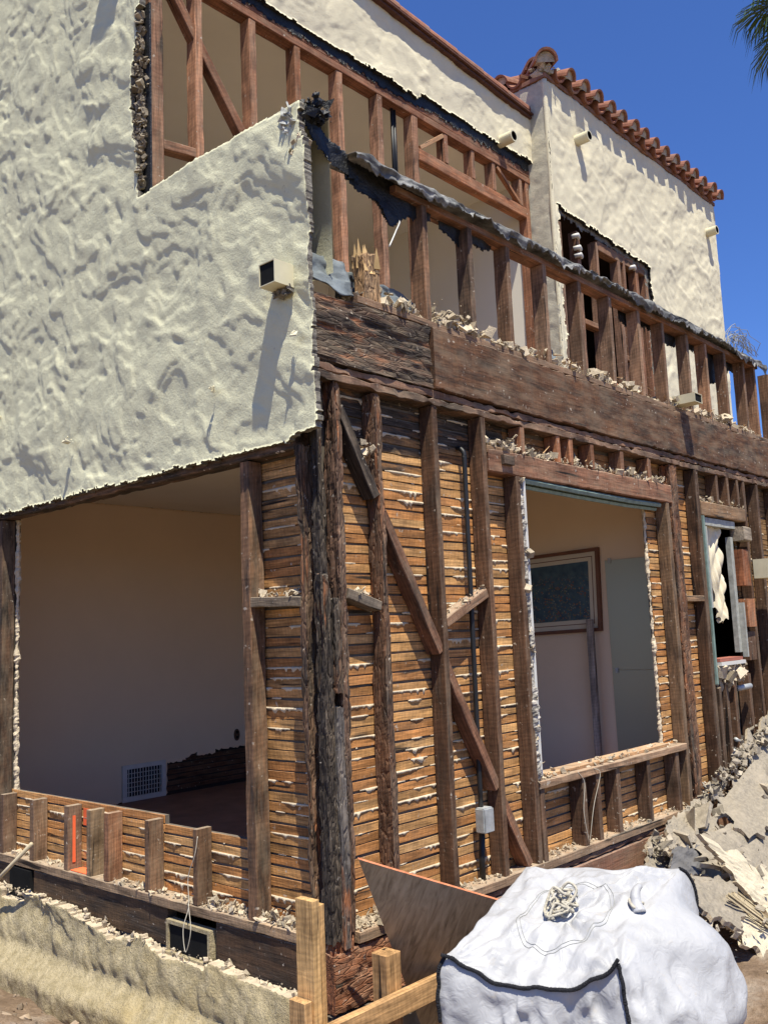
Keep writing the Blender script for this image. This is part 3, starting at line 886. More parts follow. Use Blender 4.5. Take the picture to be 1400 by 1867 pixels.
laths('R', 4.95, 6.3, .0, 2.2, darken=lambda z: .3, seed=17, dark=.7, kden=-.2, parts=False)
laths('L', .10, .53, .0, 2.15, darken=dk_side, seed=8, kden=-.05, dark=.85)
laths('L', 1.353, 2.60, .0, .375, seed=9, kden=-.05)
laths('L', .53, 1.351, .0, .33, seed=10, kden=0.)
laths('L', 2.602, 3.3, .0, .375, seed=11)
# plaster coat behind the laths (its room side is painted)
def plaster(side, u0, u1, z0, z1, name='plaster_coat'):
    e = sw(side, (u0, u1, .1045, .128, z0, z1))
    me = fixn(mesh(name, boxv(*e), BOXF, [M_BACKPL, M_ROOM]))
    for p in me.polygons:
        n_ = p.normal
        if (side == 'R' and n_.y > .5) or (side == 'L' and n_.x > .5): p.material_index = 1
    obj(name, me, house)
plaster('R', .12, 1.615, -.04, 2.46)
plaster('R', 1.616, 3.36, -.04, .40)
plaster('R', 1.616, 3.36, 2.16, 2.46)
plaster('R', 3.361, 4.09, -.04, 2.46)
plaster('R', 4.091, 4.95, -.04, .93)
plaster('R', 4.091, 4.95, 2.12, 2.46)
plaster('R', 4.951, 6.5, -.04, 2.46)
plaster('L', .129, .55, -.04, 2.16)
plaster('L', .551, 1.352, -.04, .325)
plaster('L', 1.353, 3.05, -.04, .37)
plaster('L', 3.051, 4.3, -.04, 2.5)
plaster('L', .129, 3.05, 2.165, 2.5)

# broken plaster lip at the window jambs
def lump_strip(name, pts, r, mat, seed, amp=.5, k=8, step=.012):
    P = spline(pts, max(2, int((Vector(pts[0]) - Vector(pts[-1])).length / step / max(1, len(pts) - 1))))
    V, F = tube_vf(P, r, k)
    V = np.array(V)
    c = np.repeat(np.array(P), k, 0)
    f = 1 + amp * 1.1 * fbm(V[:, 0] * 50, V[:, 1] * 50, V[:, 2] * 50, 3, seed) + amp * .9 * fbm(V[:, 0] * 9, V[:, 1] * 9, V[:, 2] * 9, 2, seed + 4)
    return mesh(name, c + (V - c) * f[:, None], F, mat)
obj('plaster_lip', lump_strip('plaster_lip', [(1.634, .012, .44), (1.626, .016, .8), (1.640, .012, 1.2), (1.626, .016, 1.7), (1.632, .012, 2.14)], .021, simple('sooty_plaster', (.34, .31, .27), .95, .1, var=.8, sc=28, bmp=.8, bsc=90), 3, .9), house)
plain_box('plaster_coat', (1.648, 1.672, .004, .13, .455, 2.148), M_WHITEP, house)
obj('plaster_lip', lump_strip('plaster_lip', [(3.352, .11, .44), (3.350, .11, 1.3), (3.352, .11, 2.14)], .012, M_PLAST, 5, .9), house)
obj('plaster_lip', lump_strip('plaster_lip', [(.115, 3.042, .36), (.11, 3.045, 1.2), (.11, 3.045, 2.14)], .014, M_PLAST, 6, .9), house)
V, F = chips(70, lambda i, r: (1.634 + r.gauss(0, .010), .008 + r.gauss(0, .010), .42 + 1.72 * r.random()), (.015, .055), .6, 9)
obj('plaster_crumbs', mesh('plaster_crumbs', V, F, M_RUBBLE), house, kind='stuff')
# metal corner trim hanging under the header
for y, z, r in ((.02, 2.125, .018), (.055, 2.10, .016), (.085, 2.13, .015)):
    tube('window_trim', [(1.63, y, z + .01), (2.3, y, z), (3.0, y + .005, z - .004), (3.45, y + .01, z + .004)], r, M_GREENP, house, k=5, smooth=False)

# --- parapet flashing: torn tar paper over the parapet
M_PAPER = None
def paper_mat():
    m, nt, b = newmat('weathered_tar_paper', .8, .25)
    v, _ = objvec(nt, (1, 1, 1), False)
    n = noise(nt, v, 9, 6, .65)
    n2 = noise(nt, nd(nt, 'Mapping', {'Vector': v, 'Scale': (4, 40, 40)}).outputs[0], 1.4, 4, .6)
    c = ramp(nt, n, [(.28, (.04, .04, .042)), (.44, (.13, .13, .125)), (.60, (.27, .265, .25)), (.75, (.40, .39, .37))])
    c = mixc(nt, .5, c, ramp(nt, n2, [(.3, g3(.4)), (.7, g3(1.2))]), 'MULTIPLY')
    nt.links.new(c, b.inputs['Base Color'])
    nt.links.new(bump(nt, n2, .5, .01), b.inputs['Normal'])
    return m
M_PAPER = paper_mat()
def flashing():
    xs = np.arange(.28, 5.70, .012)
    prof_t = np.linspace(0, 1, 26)
    n, k = len(xs), len(prof_t)
    X, T = np.meshgrid(xs, prof_t, indexing='ij')
    drop = .045 + .04 * fbm(X * 1.5, 0 * X, 0 * X, 3, 31) + .10 * np.maximum(0, fbm(X * 6, 0 * X, 0 * X, 3, 38)) + .035 * fbm(X * 40, 0 * X, 0 * X, 3, 32)
    drop = np.maximum(drop, .02)
    cut = .44
    back = T < cut
    tb = T / cut
    td = (T - cut) / (1 - cut)
    Y = np.where(back, .16 - tb * .205, -.045 - .012 * np.sin(td * 2.5) - .02 * fbm(X * 5, td * 1.5, 0 * X, 3, 33) * td)
    Z = np.where(back, 3.64 + .012 * np.sin(tb * 3.1), 3.64 - td * drop)
    Z += .008 * fbm(X * 2.0, T * 1.2, 0 * X, 3, 34) + .035 * crease(X, T * .28, 35, 14, (3, 12))
    Y += .05 * crease(X, T * .28, 36, 14, (3, 12)) * (T > cut)
    Z += -.05 * sm(.55, .28, X) * 0 - .035 * sm(4.2, 5.6, X)
    V = np.stack([X, Y, Z], -1).reshape(-1, 3)
    i = np.arange(n - 1)[:, None]; j = np.arange(k - 1)[None]
    F = np.stack([i * k + j, i * k + j + 1, (i + 1) * k + j + 1, (i + 1) * k + j], -1).reshape(-1, 4)
    o = obj('parapet_flashing', mesh('parapet_flashing', V, F, M_PAPER, True), house, label='torn grey tar paper capping the balcony parapet')
    so = o.modifiers.new('thickness', 'SOLIDIFY')
    so.thickness = .0025
    # black rag hanging at the burnt corner and in tatters under the cap
    def rag_piece(x0, x1, zt, zb, y, seed):
        m = sheet('tar_paper_rag', (x0, y, 3.1), (1, 0, 0), (0, 0, 1), (0, -1, 0), x1 - x0, .75, .011,
                  lambda a, b: (b < zt(a)) & (b > zb(a) + rag(a, seed, .025, 20)), lambda a, b: .03 * fbm(a * 7, b * 7, 0 * a, 4, seed), .004, [M_TAR, M_TAR], house, uv0=(x0, 3.1), jit=.45)
    rag_piece(.0, .36, lambda a: 3.79 - .62 * a + .02 * np.sin(a * 30), lambda a: 3.70 - .66 * a - .03 * np.sin(a * 14), .02, 51)
    rag_piece(.28, .95, lambda a: 3.63 + 0 * a, lambda a: 3.44 + .07 * np.abs(a - .62) / .3 - .06 * sm(.12, 0, np.abs(a - .62)), .035, 52)
    rag_piece(1.05, 1.55, lambda a: 3.62 + 0 * a, lambda a: 3.46 + .25 * np.abs(a - 1.25), .06, 53)
    rag_piece(3.2, 5.6, lambda a: 3.6 + 0 * a, lambda a: 3.50 + .03 * np.sin(a * 9) - .18 * sm(4.5, 4.8, a) * sm(5.3, 4.9, a), .11, 54)
flashing()
V, F = chips(140, lambda i, r: (.0 + r.random() * .12, .0 + r.gauss(0, .03), 3.72 + r.random() * .09), (.015, .05), .6, 91)
obj('tar_lumps', mesh('tar_lumps', V, F, M_TAR), house, kind='stuff')
V, F = chips(70, lambda i, r: (-.03 + r.gauss(0, .015), .05 + r.random() * .10, 3.63 + r.random() * .14), (.02, .06), .5, 92)
obj('broken_cement', mesh('broken_cement', V, F, simple('grey_cement', (.40, .40, .38), .95, .1, var=.4, sc=30, bmp=.6)), house, kind='stuff')
V, F = chips(40, lambda i, r: (-.015 + r.gauss(0, .012), .01 + r.random() * .06, 3.50 + r.random() * .12), (.02, .06), .4, 93)
obj('broken_stucco', mesh('broken_stucco', V, F, M_RUBBLE), house, kind='stuff')

# deck membrane scraps just behind the beam
def crumple(name, x0, x1, y0, z0, y1, z1, mat, seed, amp=.03):
    n, k = int((x1 - x0) / .014), 22
    u, t = np.meshgrid(np.linspace(0, 1, n), np.linspace(0, 1, k), indexing='ij')
    X = x0 + (x1 - x0) * u
    Y = y0 + (y1 - y0) * t + amp * fbm(X * 6, t * 2, 0 * X, 4, seed)
    Z = z0 + (z1 - z0) * t + amp * (1 - 2.4 * np.abs(fbm(X * 5, t * 2.2, 0 * X + 4, 3, seed + 1))) + .05 * t * n3(X * 3, 0 * X, 0 * X, seed)
    i = np.arange(n - 1)[:, None]; j = np.arange(k - 1)[None]
    F = np.stack([i * k + j, i * k + j + 1, (i + 1) * k + j + 1, (i + 1) * k + j], -1).reshape(-1, 4)
    o = obj(name, mesh(name, np.stack([X, Y, Z], -1).reshape(-1, 3), F, mat, True), house)
    s = o.modifiers.new('thickness', 'SOLIDIFY'); s.thickness = .004
crumple('deck_membrane', .02, .30, .02, 2.90, .10, 3.09, M_BLUE, 3)
crumple('deck_membrane', .25, .95, .09, 2.92, .14, 3.04, M_BLUE, 5)
crumple('deck_membrane', 1.7, 2.3, .10, 2.92, .14, 3.02, M_BLUE, 7)

# --- scuppers and drain pipes
def scupper(name, x0, x1, y0, y1, z0, z1, openax, mat, parent):
    """open-ended sheet metal box: thin walls, its mouth filled with a near-black block for the shade inside"""
    t = .004
    parts = []
    if openax == 'x':
        for e in ((x0, x1, y0, y1, z1 - t, z1), (x0, x1, y0, y1, z0, z0 + t), (x0, x1, y0, y0 + t, z0 + t, z1 - t), (x0, x1, y1 - t, y1, z0 + t, z1 - t)):
            parts.append((boxv(*e), BOXF))
        ink = (x0 + .006, x1, y0 + t, y1 - t, z0 + t, z1 - t)
    else:
        for e in ((x0, x1, y0, y1, z1 - t, z1), (x0, x1, y0, y1, z0, z0 + t), (x0, x0 + t, y0, y1, z0 + t, z1 - t), (x1 - t, x1, y0, y1, z0 + t, z1 - t)):
            parts.append((boxv(*e), BOXF))
        ink = (x0 + t, x1 - t, y0 + .006, y1, z0 + t, z1 - t)
    V, F = join(parts)
    o = obj(name, fixn(mesh(name, V, F, mat)), parent)
    plain_box('mouth_shade_block', ink, M_INK, o)  # near-black block painted in for the shade inside the mouth
    return o
scupper('scupper', -.150, .02, .090, .200, 2.89, 3.00, 'x', M_BEIGE, house)
V, F = chips(60, lambda i, r: (-.05 - abs(r.gauss(0, .012)), .085 + r.random() * .12, 2.885 + r.gauss(0, .012)), (.015, .045), .5, 95)
obj('mortar_collar', mesh('mortar_collar', V, F, M_EDGE), house, kind='stuff')
scupper('scupper', 3.82, 3.95, -.15, .03, 2.93, 3.00, 'y', M_BEIGE, house)
scupper('scupper', 5.02, 5.22, -.20, -.02, 1.62, 1.78, 'y', M_BEIGE, house)
def drain(x, y, z, L=.13, r=.052):
    k = 22
    V, F = [], []
    for rr, yy in ((r, y + .05), (r, y - L), (r * .78, y - L), (r * .78, y + .02)):
        for j in range(k):
            a = 2 * math.pi * j / k
            V.append((x + rr * math.cos(a), yy, z + rr * math.sin(a)))
    for i in range(3):
        for j in range(k):
            F.append((i * k + j, i * k + (j + 1) % k, (i + 1) * k + (j + 1) % k, (i + 1) * k + j))
    F.append(tuple(range(3 * k, 4 * k)))
    me = fixn(mesh('drain_pipe', V, F, [M_BEIGE, M_INK]))
    me.polygons[-1].material_index = 1
    for p in me.polygons[2 * k:]: p.material_index = 1
    obj('drain_pipe', me, house)
drain(4.60, TY, 5.85)
drain(7.53, TY, 5.83)
drain(3.60, Y1 - .03, 5.53)
# plugs left in the gable stucco
for y, z in ((.657, 2.515), (2.034, 2.50), (.05, 2.66)):
    V, F = chips(6, lambda i, r: (-.05 - .05 * r.random(), y + r.gauss(0, .008), z + r.gauss(0, .008)), (.015, .035), .7, int(y * 100))
    obj('mortar_plug', mesh('mortar_plug', V, F, M_BEIGE), house)
tube('pipe_stub', [(-.03, 3.02, 2.83), (-.12, 3.02, 2.83)], .012, M_BEIGE, house)

# --- roof tiles
def tile_mat():
    m, nt, b = newmat('clay_tile', .85, .2)
    oi = nd(nt, 'ObjectInfo')
    v, _ = objvec(nt, (1, 1, 1))
    n = noise(nt, v, 14, 5, .65)
    c = ramp(nt, oi.outputs['Random'], [(0, (.26, .115, .075)), (.5, (.33, .15, .095)), (1, (.25, .135, .095))])
    c = mixc(nt, .8, c, ramp(nt, n, [(.3, (.5, .45, .45)), (.55, (1, 1, 1)), (.8, (1.25, 1.2, 1.1))]), 'MULTIPLY')
    n2 = noise(nt, v, 5, 4, .6)
    c = mixc(nt, mathn(nt, 'MULTIPLY', maprange(nt, n2, .58, .75), .6), c, (.22, .19, .15, 1))
    nt.links.new(c, b.inputs['Base Color'])
    nt.links.new(bump(nt, n, .4, .01), b.inputs['Normal'])
    return m
M_TILE = tile_mat()
M_MORT = simple('tile_mortar', (.42, .38, .32), .95, .1, var=.35, sc=25, bmp=.7)
def barrel(L=.42, r0=.085, r1=.068, t=.016, k=10, sag=1.1):
    V, F = [], []
    for x, r in ((0, r0), (L * .5, (r0 + r1) / 2), (L, r1)):
        for rr in (r, r - t):
            for j in range(k + 1):
                a = math.pi * j / k
                V.append((x, rr * math.cos(a), rr * math.sin(a) * sag))
    m = 2 * (k + 1)
    for s in (0, 1):
        for j in range(k):
            F.append((s * m + j, s * m + j + 1, (s + 1) * m + j + 1, (s + 1) * m + j))
            F.append((s * m + k + 1 + j, (s + 1) * m + k + 1 + j, (s + 1) * m + k + 2 + j, s * m + k + 2 + j))
        F.append((s * m, (s + 1) * m, (s + 1) * m + k + 1, s * m + k + 1))
        F.append((s * m + k, s * m + 2 * k + 1, (s + 1) * m + 2 * k + 1, (s + 1) * m + k))
    for s in (0, 2):
        for j in range(k):
            F.append((s * m + j, s * m + k + 1 + j, s * m + k + 2 + j, s * m + j + 1))
    return fixn(mesh('roof_tile', V, F, M_TILE, False))
ME_TILE = barrel()
k_ = 10
mv = [(.03, .0, .0)] + [(.03, .066 * math.cos(math.pi * j / k_), .066 * 1.08 * math.sin(math.pi * j / k_)) for j in range(k_ + 1)]
mv += [(.12, v[1], v[2]) for v in mv]
mf = [(0, j, j + 1) for j in range(1, k_ + 1)] + [(j, j + 12, j + 13, j + 1) for j in range(1, k_ + 1)] + [(1, 0, 12, 13)]
ME_MORT = mesh('tile_mortar', mv, mf, M_MORT)
def put_tile(p, d, flip=False, mort=False, sc=1.):
    """tile with its lower end at p, running up along d"""
    d = Vector(d).normalized()
    up = Vector((0, 0, -1 if flip else 1))
    y = up.cross(d).normalized()
    z = d.cross(y)
    o = bpy.data.objects.new('roof_tile', ME_TILE)
    M = Matrix((d, y, z)).transposed().to_4x4()
    M = M @ Matrix.Rotation(random.uniform(-.05, .05), 4, 'X') @ Matrix.Scale(sc, 4)
    M.translation = Vector(p)
    o.matrix_local = M
    link(o, house)
    if mort:
        q = bpy.data.objects.new('tile_mortar', ME_MORT)
        link(q, o)
    return o
EV = TZ + .045
n_t = 15
for i in range(n_t):
    x = TX0 + .30 + i * (TX1 - TX0 - .30) / (n_t - 1)
    dx = random.uniform(-.012, .012)
    put_tile((x + dx, TY - .12 + random.uniform(-.012, .012), EV + .03), (0, 1, .32), mort=True)
    put_tile((x + dx, TY + .22, EV + .155), (0, 1, .32))
    if i < n_t - 1:
        put_tile((x + .128, TY - .085, EV + .055), (0, 1, .32), flip=True)
        put_tile((x + .128, TY + .26, EV + .16), (0, 1, .32), flip=True)
put_tile((TX0 + .17, TY - .08, EV + .055), (0, 1, .32), flip=True)
for i in range(6):
    y = TY + .42 + i * .26
    put_tile((TX0 - .09, y, EV + .04), (1, 0, .32), mort=True)
    put_tile((TX0 + .25, y, EV + .15), (1, 0, .32))
    put_tile((TX0 - .07, y - .13, EV + .06), (1, 0, .32), flip=True)
# hip cap over the corner, bedded in mortar
put_tile((TX0 - .085, TY - .085, EV + .05), (1, 1, .42), mort=True, sc=1.28)
put_tile((TX0 + .20, TY + .20, EV + .23), (1, 1, .42), sc=1.25)
V, F = chips(40, lambda i, r: (TX0 + .02 + r.gauss(0, .05), TY + .02 + r.gauss(0, .05), EV + .02 + r.random() * .05), (.03, .08), .6, 97)
obj('mortar_bed', mesh('mortar_bed', V, F, M_MORT), house, kind='stuff')
# tower roof slopes under the tiles
me = mesh('roof', [(TX0 - .02, TY - .02, EV), (TX1 + .02, TY - .02, EV), (TX1 + .02, 4.0, EV), (TX0 - .02, 4.0, EV), (5.5, 2.5, EV + .42), (6.4, 2.5, EV + .42), (TX0 - .02, TY - .02, EV - .04), (TX1 + .02, TY - .02, EV - .04), (TX1 + .02, 4.0, EV - .04), (TX0 - .02, 4.0, EV - .04)],
          [(0, 1, 5, 4), (1, 2, 5), (2, 3, 4, 5), (3, 0, 4), (0, 6, 7, 1), (1, 7, 8, 2), (2, 8, 9, 3), (3, 9, 6, 0), (6, 9, 8, 7)], M_TILE)
obj('roof', fixn(me), house)
# main roof: edge tiles along the front, gently falling to the tower
zr = lambda x: 6.135 - .052 * x
for i in range(11):
    x = 4.02 - i * .36
    put_tile((x, Y1 - .01, zr(x) + .045), (-1, 0, .09), sc=.95)
    put_tile((x, Y1 + .20, zr(x) + .045), (-1, 0, .09), sc=.95)
    put_tile((x - .05, Y1 + .095, zr(x) + .07), (-1, 0, .09), flip=True, sc=.95)
M_FASC = simple('dark_red_edge', (.10, .045, .032), .8, .2, var=.4, sc=14)
for j, (y0, dz) in enumerate(((-.095, .02), (-.075, -.005))):
    for i in range(6):
        x1_ = 4.05 - i * .72
        member_at('roof_edge_board', (x1_ - .715, Y1 + y0 + .12, zr(x1_ - .715) + dz), (x1_, Y1 + y0 + .12, zr(x1_) + dz), .24, .02, (0, 1, 0), M_FASC, house)
me = mesh('roof', [(-.07, Y1 - .05, zr(0) + .06), (4.07, Y1 - .05, zr(4.07) + .06), (4.07, 5.2, zr(4.07) + .06), (-.07, 5.2, zr(0) + .06), (-.07, Y1 - .05, zr(0) + .03), (4.07, Y1 - .05, zr(4.07) + .03), (4.07, 5.2, zr(4.07) + .03), (-.07, 5.2, zr(0) + .03)],
          [(0, 1, 2, 3), (7, 6, 5, 4), (0, 4, 5, 1), (1, 5, 6, 2), (2, 6, 7, 3), (3, 7, 4, 0)], M_TILE)
obj('roof', me, house)

# --- foundation on the gable side
rel_f = relief(70, (-.2, 3.9, -1, 0), 35, A=(.006, .016), L=(.04, .14), terr=.020)
def mask_f(y, z):
    top = -.235 + rag(y, 4, .035, 5) + rag(y, 5, .012, 25) + .05 * sm(1.6, 2.3, y)
    v1 = (np.abs(y - 1.0) < .20) & (z > -.262)
    v2 = (y > 2.60) & (y < 2.86) & (z > -.235)
    return (z < top) & (y > .12 + rag(z, 9, .03)) & ~v1 & ~v2
flf = lambda a, b: .02 + .05 * sm(-.2, -.42, b) + .13 * sm(-.42, -.56, b)
sheet('foundation_wall', (-.03, .0, -.80), (0, 1, 0), (0, 0, 1), (-1, 0, 0), 3.9, .72, .0125, mask_f, rel_f, .05, [M_FND, M_RUBBLE], house, uv0=(0, -.80), flare=flf, label='soil stained stucco plinth under the gable')
plain_box('foundation_wall', (.02, .20, .15, 4.2, -.80, -.242), simple('old_concrete', (.24, .22, .19), .95, .1, var=.4), house)
plain_box('foundation_wall', (.15, 6.6, .03, .2, -.80, -.43), simple('old_concrete', (.24, .22, .19), .95, .1, var=.4), house)
plain_box('foundation_wall', (.62, 6.6, .015, .2, -.43, -.325), simple('old_concrete', (.24, .22, .19), .95, .1, var=.4), house)
def vent(y0, y1, z0, z1):
    parts = []
    t = .018
    for e in ((-.016, .03, y0 - t, y1 + t, z1, z1 + t), (-.03, .03, y0 - t, y1 + t, z0 - t * 1.3, z0), (-.016, .03, y0 - t, y0, z0, z1), (-.016, .03, y1, y1 + t, z0, z1)):
        x0, x1, a, b, c, d = e
        parts.append((boxv(x0, x1, a, b, c, d), BOXF))
    V, F = join(parts)
    o = obj('foundation_vent', fixn(mesh('foundation_vent', V, F, M_FND)), house)
    plain_box('vent_recess', (-.006, .045, y0 + .001, y1 - .001, z0 + .001, z1 - .001), M_INK, o)
vent(.845, 1.165, -.245, -.115)
plain_box('vent_recess', (-.012, .03, 2.60, 2.86, -.225, -.06), M_INK, house)
V, F = chips(420, lambda i, r: (lambda y: (-.030 + r.gauss(0, .012), y, -.236 + float(rag(np.float64(y), 4, .035, 5)) + .05 * float(sm(1.6, 2.3, y)) + r.gauss(0, .014)))(.2 + 3.0 * r.random()), (.005, .030), .8, 101)
obj('broken_stucco', mesh('broken_stucco', V, F, M_RUBBLE), house, kind='stuff')

# ------------------------------------------------------------------ rooms behind (setting)
def slab(name, e, mat):
    return plain_box(name, e, mat, None, kind='structure')
slab('floor', (.13, 3.72, .13, 4.15, -.09, -.045), M_FLOOR)
XW, YW = 3.74, 4.15
def mask_bw(x, z):
    hole = (x > 2.04) & (z < .235 + .055 * (x - 2.04) + rag(x, 3, .05, 7))
    return ~hole
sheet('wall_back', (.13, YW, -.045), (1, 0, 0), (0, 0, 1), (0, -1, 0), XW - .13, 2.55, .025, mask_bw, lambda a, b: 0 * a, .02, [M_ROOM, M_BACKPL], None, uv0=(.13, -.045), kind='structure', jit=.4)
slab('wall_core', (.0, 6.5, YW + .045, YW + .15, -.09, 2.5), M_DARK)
for i in range(6):
    member_at('lath', (2.0, YW + .03, .0 + i * .048), (XW, YW + .03, .0 + i * .048), .038, .008, (0, 0, 1), M_LATH, house, tint=(.12, .055, .03), char=.25)
slab('wall_side', (XW, XW + .1, .13, YW, -.045, 2.45), M_ROOM)
slab('ceiling', (.13, XW, .13, YW, 2.50, 2.53), M_CEIL)
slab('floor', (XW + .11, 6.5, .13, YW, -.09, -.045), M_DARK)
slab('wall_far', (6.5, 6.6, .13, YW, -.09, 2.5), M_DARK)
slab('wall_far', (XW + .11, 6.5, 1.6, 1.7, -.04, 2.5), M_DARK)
slab('deck', (.10, 8.0, .10, 5.0, 2.56, 2.86), simple('deck_boards', (.22, .15, .11), .9, .1, var=.4))
# upper rooms
slab('floor', (.06, 4.05, Y1 + .1, 4.7, 2.86, 2.93), simple('pale_subfloor', (.42, .36, .28), .9, .1, var=.25))  # unseen floor given a pale colour so its bounce brightens the ceiling
slab('ceiling', (.0, 4.06, Y1 + .10, 4.75, 5.31, 5.36), M_CEIL)
slab('wall_back', (.06, 4.05, 3.9, 4.0, 2.93, 5.31), M_CEIL)
slab('wall_side', (.03, .06, Y1 + .10, 4.7, 2.86, 5.31), M_CEIL)
slab('wall_side', (4.00, 4.05, Y1 + .10, 3.9, 2.93, 5.31), M_CEIL)
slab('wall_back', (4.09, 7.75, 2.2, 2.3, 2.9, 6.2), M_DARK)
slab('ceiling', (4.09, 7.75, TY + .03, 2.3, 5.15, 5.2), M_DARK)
slab('wall_far', (7.75, 7.82, TY + .0, 3.9, 2.9, 6.24), M_STUT)
slab('wall_far', (-.03, .0, 3.7, 5.0, -.8, 6.1), M_STUC)
slab('wall_far', (-.031, -.001, 3.22, 3.70, -.23, 2.12), M_STUC)
slab('wall_far', (.0, 7.8, 5.0, 5.1, -.8, 6.1), M_STUC)

# ------------------------------------------------------------------ things
# bulk bag
bag = thing('bulk_bag', 'white woven bulk bag with black piping tied shut with cord', 'bag', (.30, -.98, -.62))
M_BAGM = None
def bag_mat():
    m, nt, b = newmat('woven_polypropylene', .5, .45)
    v, _ = objvec(nt, (1, 1, 1), False)
    w1 = nd(nt, 'TexWave', {'Vector': v, 'Scale': 150.0, 'Distortion': .5}, bands_direction='X').outputs[0]
    w2 = nd(nt, 'TexWave', {'Vector': v, 'Scale': 150.0, 'Distortion': .5}, bands_direction='Y').outputs[0]
    n = noise(nt, v, 6, 5, .6)
    c = ramp(nt, n, [(.25, (.32, .318, .322)), (.55, (.405, .402, .407)), (.8, (.445, .442, .447))])
    d = noise(nt, v, 26, 4, .6)
    c = mixc(nt, mathn(nt, 'MULTIPLY', maprange(nt, d, .62, .75), .35), c, (.45, .38, .28, 1))
    nt.links.new(c, b.inputs['Base Color'])
    h = mathn(nt, 'MULTIPLY', w1, w2)
    n1 = bump(nt, h, .06, .002)
    n2 = bump(nt, noise(nt, v, 22, 3, .5, 1.2), .25, .02, n1)
    nt.links.new(n2, b.inputs['Normal'])
    return m
M_BAGM = bag_mat()
BL, BF, BB, BR = Vector((-.17, -.75, .12)), Vector((.08, -1.29, .12)), Vector((.46, -.68, .295)), Vector((.79, -1.19, .29))
def bag_top(s, t):
    """s 0..1 from the L-F edge to the B-R edge, t 0..1 from L-B to F-R; with slack folds"""
    s, t = np.asarray(s, float), np.asarray(t, float)
    P = [(BL[i] * (1 - s) * (1 - t) + BF[i] * (1 - s) * t + BB[i] * s * (1 - t) + BR[i] * s * t) for i in range(3)]
    dome = np.clip(16 * s * (1 - s) * t * (1 - t), 0, 1)
    th = np.arctan2(t - .5, s - .45)
    rr = np.hypot(t - .5, s - .45)
    rad = np.cos(th * 9 + 2 * np.sin(th * 3)) * np.exp(-(rr / .28) ** 2) * sm(.02, .10, rr)
    rid = (1 - np.abs(fbm(s * 3.2 + t * 1.5, t * 3 - s, 0 * s, 3, 77)) * 2.6)
    rid2 = (1 - np.abs(fbm(s * 6 - t * 4, t * 5 + s * 3, 0 * s + 2, 3, 78)) * 2.6)
    def fan(cs, ct, k, amp, dec, ph):
        a_ = np.arctan2(t - ct, s - cs)
        r_ = np.hypot(t - ct, s - cs)
        q = a_ * k / 6.283 + ph + .25 * n3(s * 4, t * 4, 0 * s + ph, 61)
        tri = np.abs(q - np.floor(q) - .5) * 2 - .5
        return amp * tri * sm(.0, .10, r_) * np.exp(-(r_ / dec) ** 2) * (.5 + .5 * n3(s * 3 + ph, t * 3, 0 * s, 62))
    folds = fan(.46, .5, 11, .030, .30, .3) + fan(0, 0, 16, .040, .42, .1) + fan(0, 1, 16, .045, .45, .7) + fan(1, 0, 16, .035, .40, .4) + fan(1, 1, 16, .050, .55, .9)
    ed = np.clip(np.minimum(np.minimum(s, 1 - s), np.minimum(t, 1 - t)) * 8, 0, 1)
    z = P[2] - .085 * np.sin(np.pi * t) * (1 - s) ** 3 + .030 * dome ** .6 + folds + (.005 * rid + .003 * rid2 + .06 * crease(s, t, 7, 9, (2, 6)) + .022 * crease(s, t, 17, 12, (6, 14))) * (.45 + .55 * ed) + .010 * rad - .03 * np.exp(-(rr / .07) ** 2)
    z = z + .02 * np.exp(-((s / .06) ** 2 + ((t - 1) / .06) ** 2)) + .015 * np.exp(-((s / .06) ** 2 + (t / .06) ** 2))
    return np.stack([P[0], P[1], z], -1)
